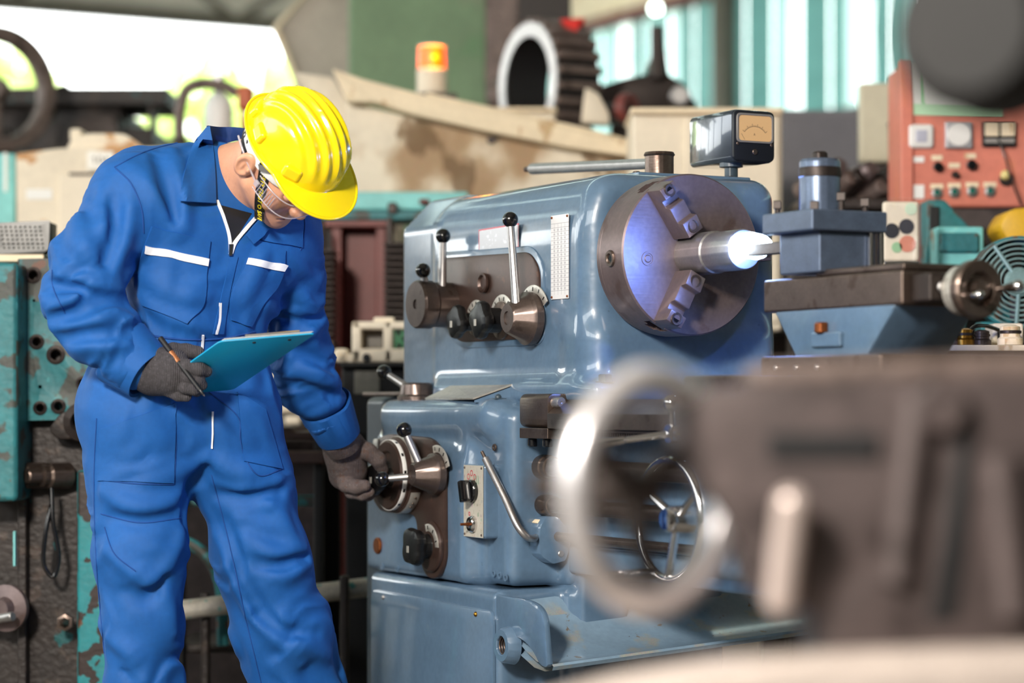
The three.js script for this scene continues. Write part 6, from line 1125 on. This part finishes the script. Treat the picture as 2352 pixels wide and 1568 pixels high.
// hanging work lamp far back
{
  const p = W(1506, 20, 15), t = thing('hanging_lamp', 'small bright lamp hanging high above the gear ring', 'lamp', p.toArray());
  mesh('bulb', ball([0, 0, 0], 0.035, 18), mat({ color: 0xffffff, emissive: 0xeafff4, emissiveIntensity: 9 }), t); mesh('cap', turned([[0, 0.03], [0.03, 0.03], [0.02, 0.08], [0, 0.085]], 'y', [0, 0, 0]), M.darkSteel, t); mesh('cord', rod([0, 0.08, 0], [0, ROOF - p.y, 0], 0.006, 0.006, 8), M.black, t);
  const l = new THREE.PointLight(0xf2fff8, 2); l.castShadow = true; t.add(l);
}
// ───────── foreground machine, close to the lens ─────────
{
  const d = 2.35, t = thing('foreground_machine', 'blurred brown machine casting close to the camera at lower right', 'machine');
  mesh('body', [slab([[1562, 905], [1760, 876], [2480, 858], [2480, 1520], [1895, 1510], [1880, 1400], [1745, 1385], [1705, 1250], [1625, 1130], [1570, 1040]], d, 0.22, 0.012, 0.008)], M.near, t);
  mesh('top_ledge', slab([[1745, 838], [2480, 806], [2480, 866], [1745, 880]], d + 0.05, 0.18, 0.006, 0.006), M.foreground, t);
  mesh('groove', rect(1765, 995, 2018, 1055, d - 0.004, 0.01, 0.003), M.blackMatt, t);
  mesh('rib', [rod(W(2110, 905, d - 0.0), W(2060, 1340, d - 0.0), 0.016, 0.016)], M.near, t); mesh('rib', [rod(W(2300, 1050, d), W(2330, 1420, d), 0.02, 0.02)], M.near, t);
  mesh('slot', slab([[2200, 1000], [2240, 990], [2225, 1250], [2200, 1430], [2130, 1430], [2170, 1200]], d - 0.003, 0.01, 0.004), M.blackMatt, t);
  mesh('boss', turned([[0, 0], [0.024, 0], [0.026, 0.004], [0.026, 0.012], [0.022, 0.016], [0, 0.016]], 'z', W(2160, 935, d).toArray()), M.near, t);
  mesh('pale_lever', [rod(W(1818, 1165, d - 0.03), W(1793, 1375, d - 0.02), 0.017, 0.0157), ball(W(1819, 1160, d - 0.03), 0.0171, 18), ball(W(1792, 1378, d - 0.02), 0.0158, 18)], mat({ color: 0xb9aaa4, metalness: 0.35, roughness: 0.35 }), t);
  mesh('lower_body', slab([[1890, 1470], [2480, 1470], [2480, 1700], [1890, 1700]], d + 0.03, 0.2, 0.01), M.near, t);
  mesh('pale_bed', [slab([[1200, 1640], [1420, 1575], [1640, 1535], [2000, 1515], [2480, 1500], [2480, 1700], [1200, 1700]], d - 0.1, 0.12, 0.03, 0.02)], mat({ map: wearTex(256, 0xa89c94, 0.1), roughness: 0.6, tile: 0.2 }), t);
  mesh('pedestal', [span(W(1700, 0, d).x, W(2480, 0, d).x, 0, W(0, 1690, d).y, -d - 0.2, -d - 0.02, 0.01)], M.near, t);
  // its handwheel
  const c = W(1500, 1125, d - 0.02), ry = 0.76, put = (g) => g.rotateY(ry).translate(c.x, c.y, c.z);
  const rimM = mat({ color: 0xd6d2d4, metalness: 0.65, roughness: 0.3 });
  const hw = mesh('handwheel', put(new THREE.TorusGeometry(0.1075, 0.0164, 20, 80)), rimM, t);
  const hub = put(turned([[0, -0.075], [0.024, -0.075], [0.022, -0.02], [0.018, 0], [0, 0.004]], 'z', [0, 0, 0], 28)); mesh('hub', hub, M.darkSteel, hw);
  for (const a of [2.62, 4.72, 0.53]) mesh('spoke', put(rod([0, 0, -0.03], [0.106 * Math.cos(a), 0.106 * Math.sin(a), 0], 0.0138, 0.0116)), M.darkSteel, hw);
  mesh('wheel_handle', [put(rod([0.038, 0.103, 0], [0.046, 0.108, -0.063], 0.0138, 0.017)), put(ball([0.046, 0.108, -0.065], 0.017, 18))], rimM, hw);
  mesh('wheel_shaft', put(rod([0, 0, -0.06], [0, 0, -0.16], 0.016, 0.016)), M.darkSteel, hw);
  const u = thing('dark_machine_head', 'dark blurred machine head in the upper right corner', 'machine'), e = 2.15;  // dark round machine head of unknown kind
  mesh('head', [turned([[0, 0.0], [0.044, 0.0], [0.066, 0.016], [0.074, 0.05], [0.074, 0.125], [0.056, 0.15], [0, 0.15]], 'z', [0, 0, 0], 40).rotateY(-0.5).translate(...W(2340, 110, e).toArray())], mat({ map: wearTex(128, 0x0e0d0d, 0.15), roughness: 0.75, tile: 0.1 }), u);
  mesh('neck', [rod(W(2330, 70, e + 0.04), W(2130, 92, e + 0.04), 0.036, 0.02)], M.blackMatt, u); mesh('bore', [turned([[0, 0.002], [0.02, 0.002], [0.024, 0]], 'z', [0, 0, 0], 28).rotateY(-0.5).translate(...W(2333, 100, e - 0.001).toArray())], M.black, u);
  mesh('arm', [rod(W(2360, 110, e - 0.03), W(2700, 60, e - 0.03), 0.03, 0.03), rod(W(2700, 60, e - 0.03), W(2700, 60, e - 0.03).setY(0), 0.03, 0.04)], M.foreground, u);
}
// set every group down at its own base
scene.updateMatrixWorld(true);
for (const o of scene.children) if (o.isGroup && o.position.lengthSq() === 0) {
  const b = new THREE.Box3().setFromObject(o), c = V((b.min.x + b.max.x) / 2, b.min.y, (b.min.z + b.max.z) / 2);
  o.position.copy(c); for (const k of o.children) k.position.sub(c);
}
renderer.render(scene, camera);
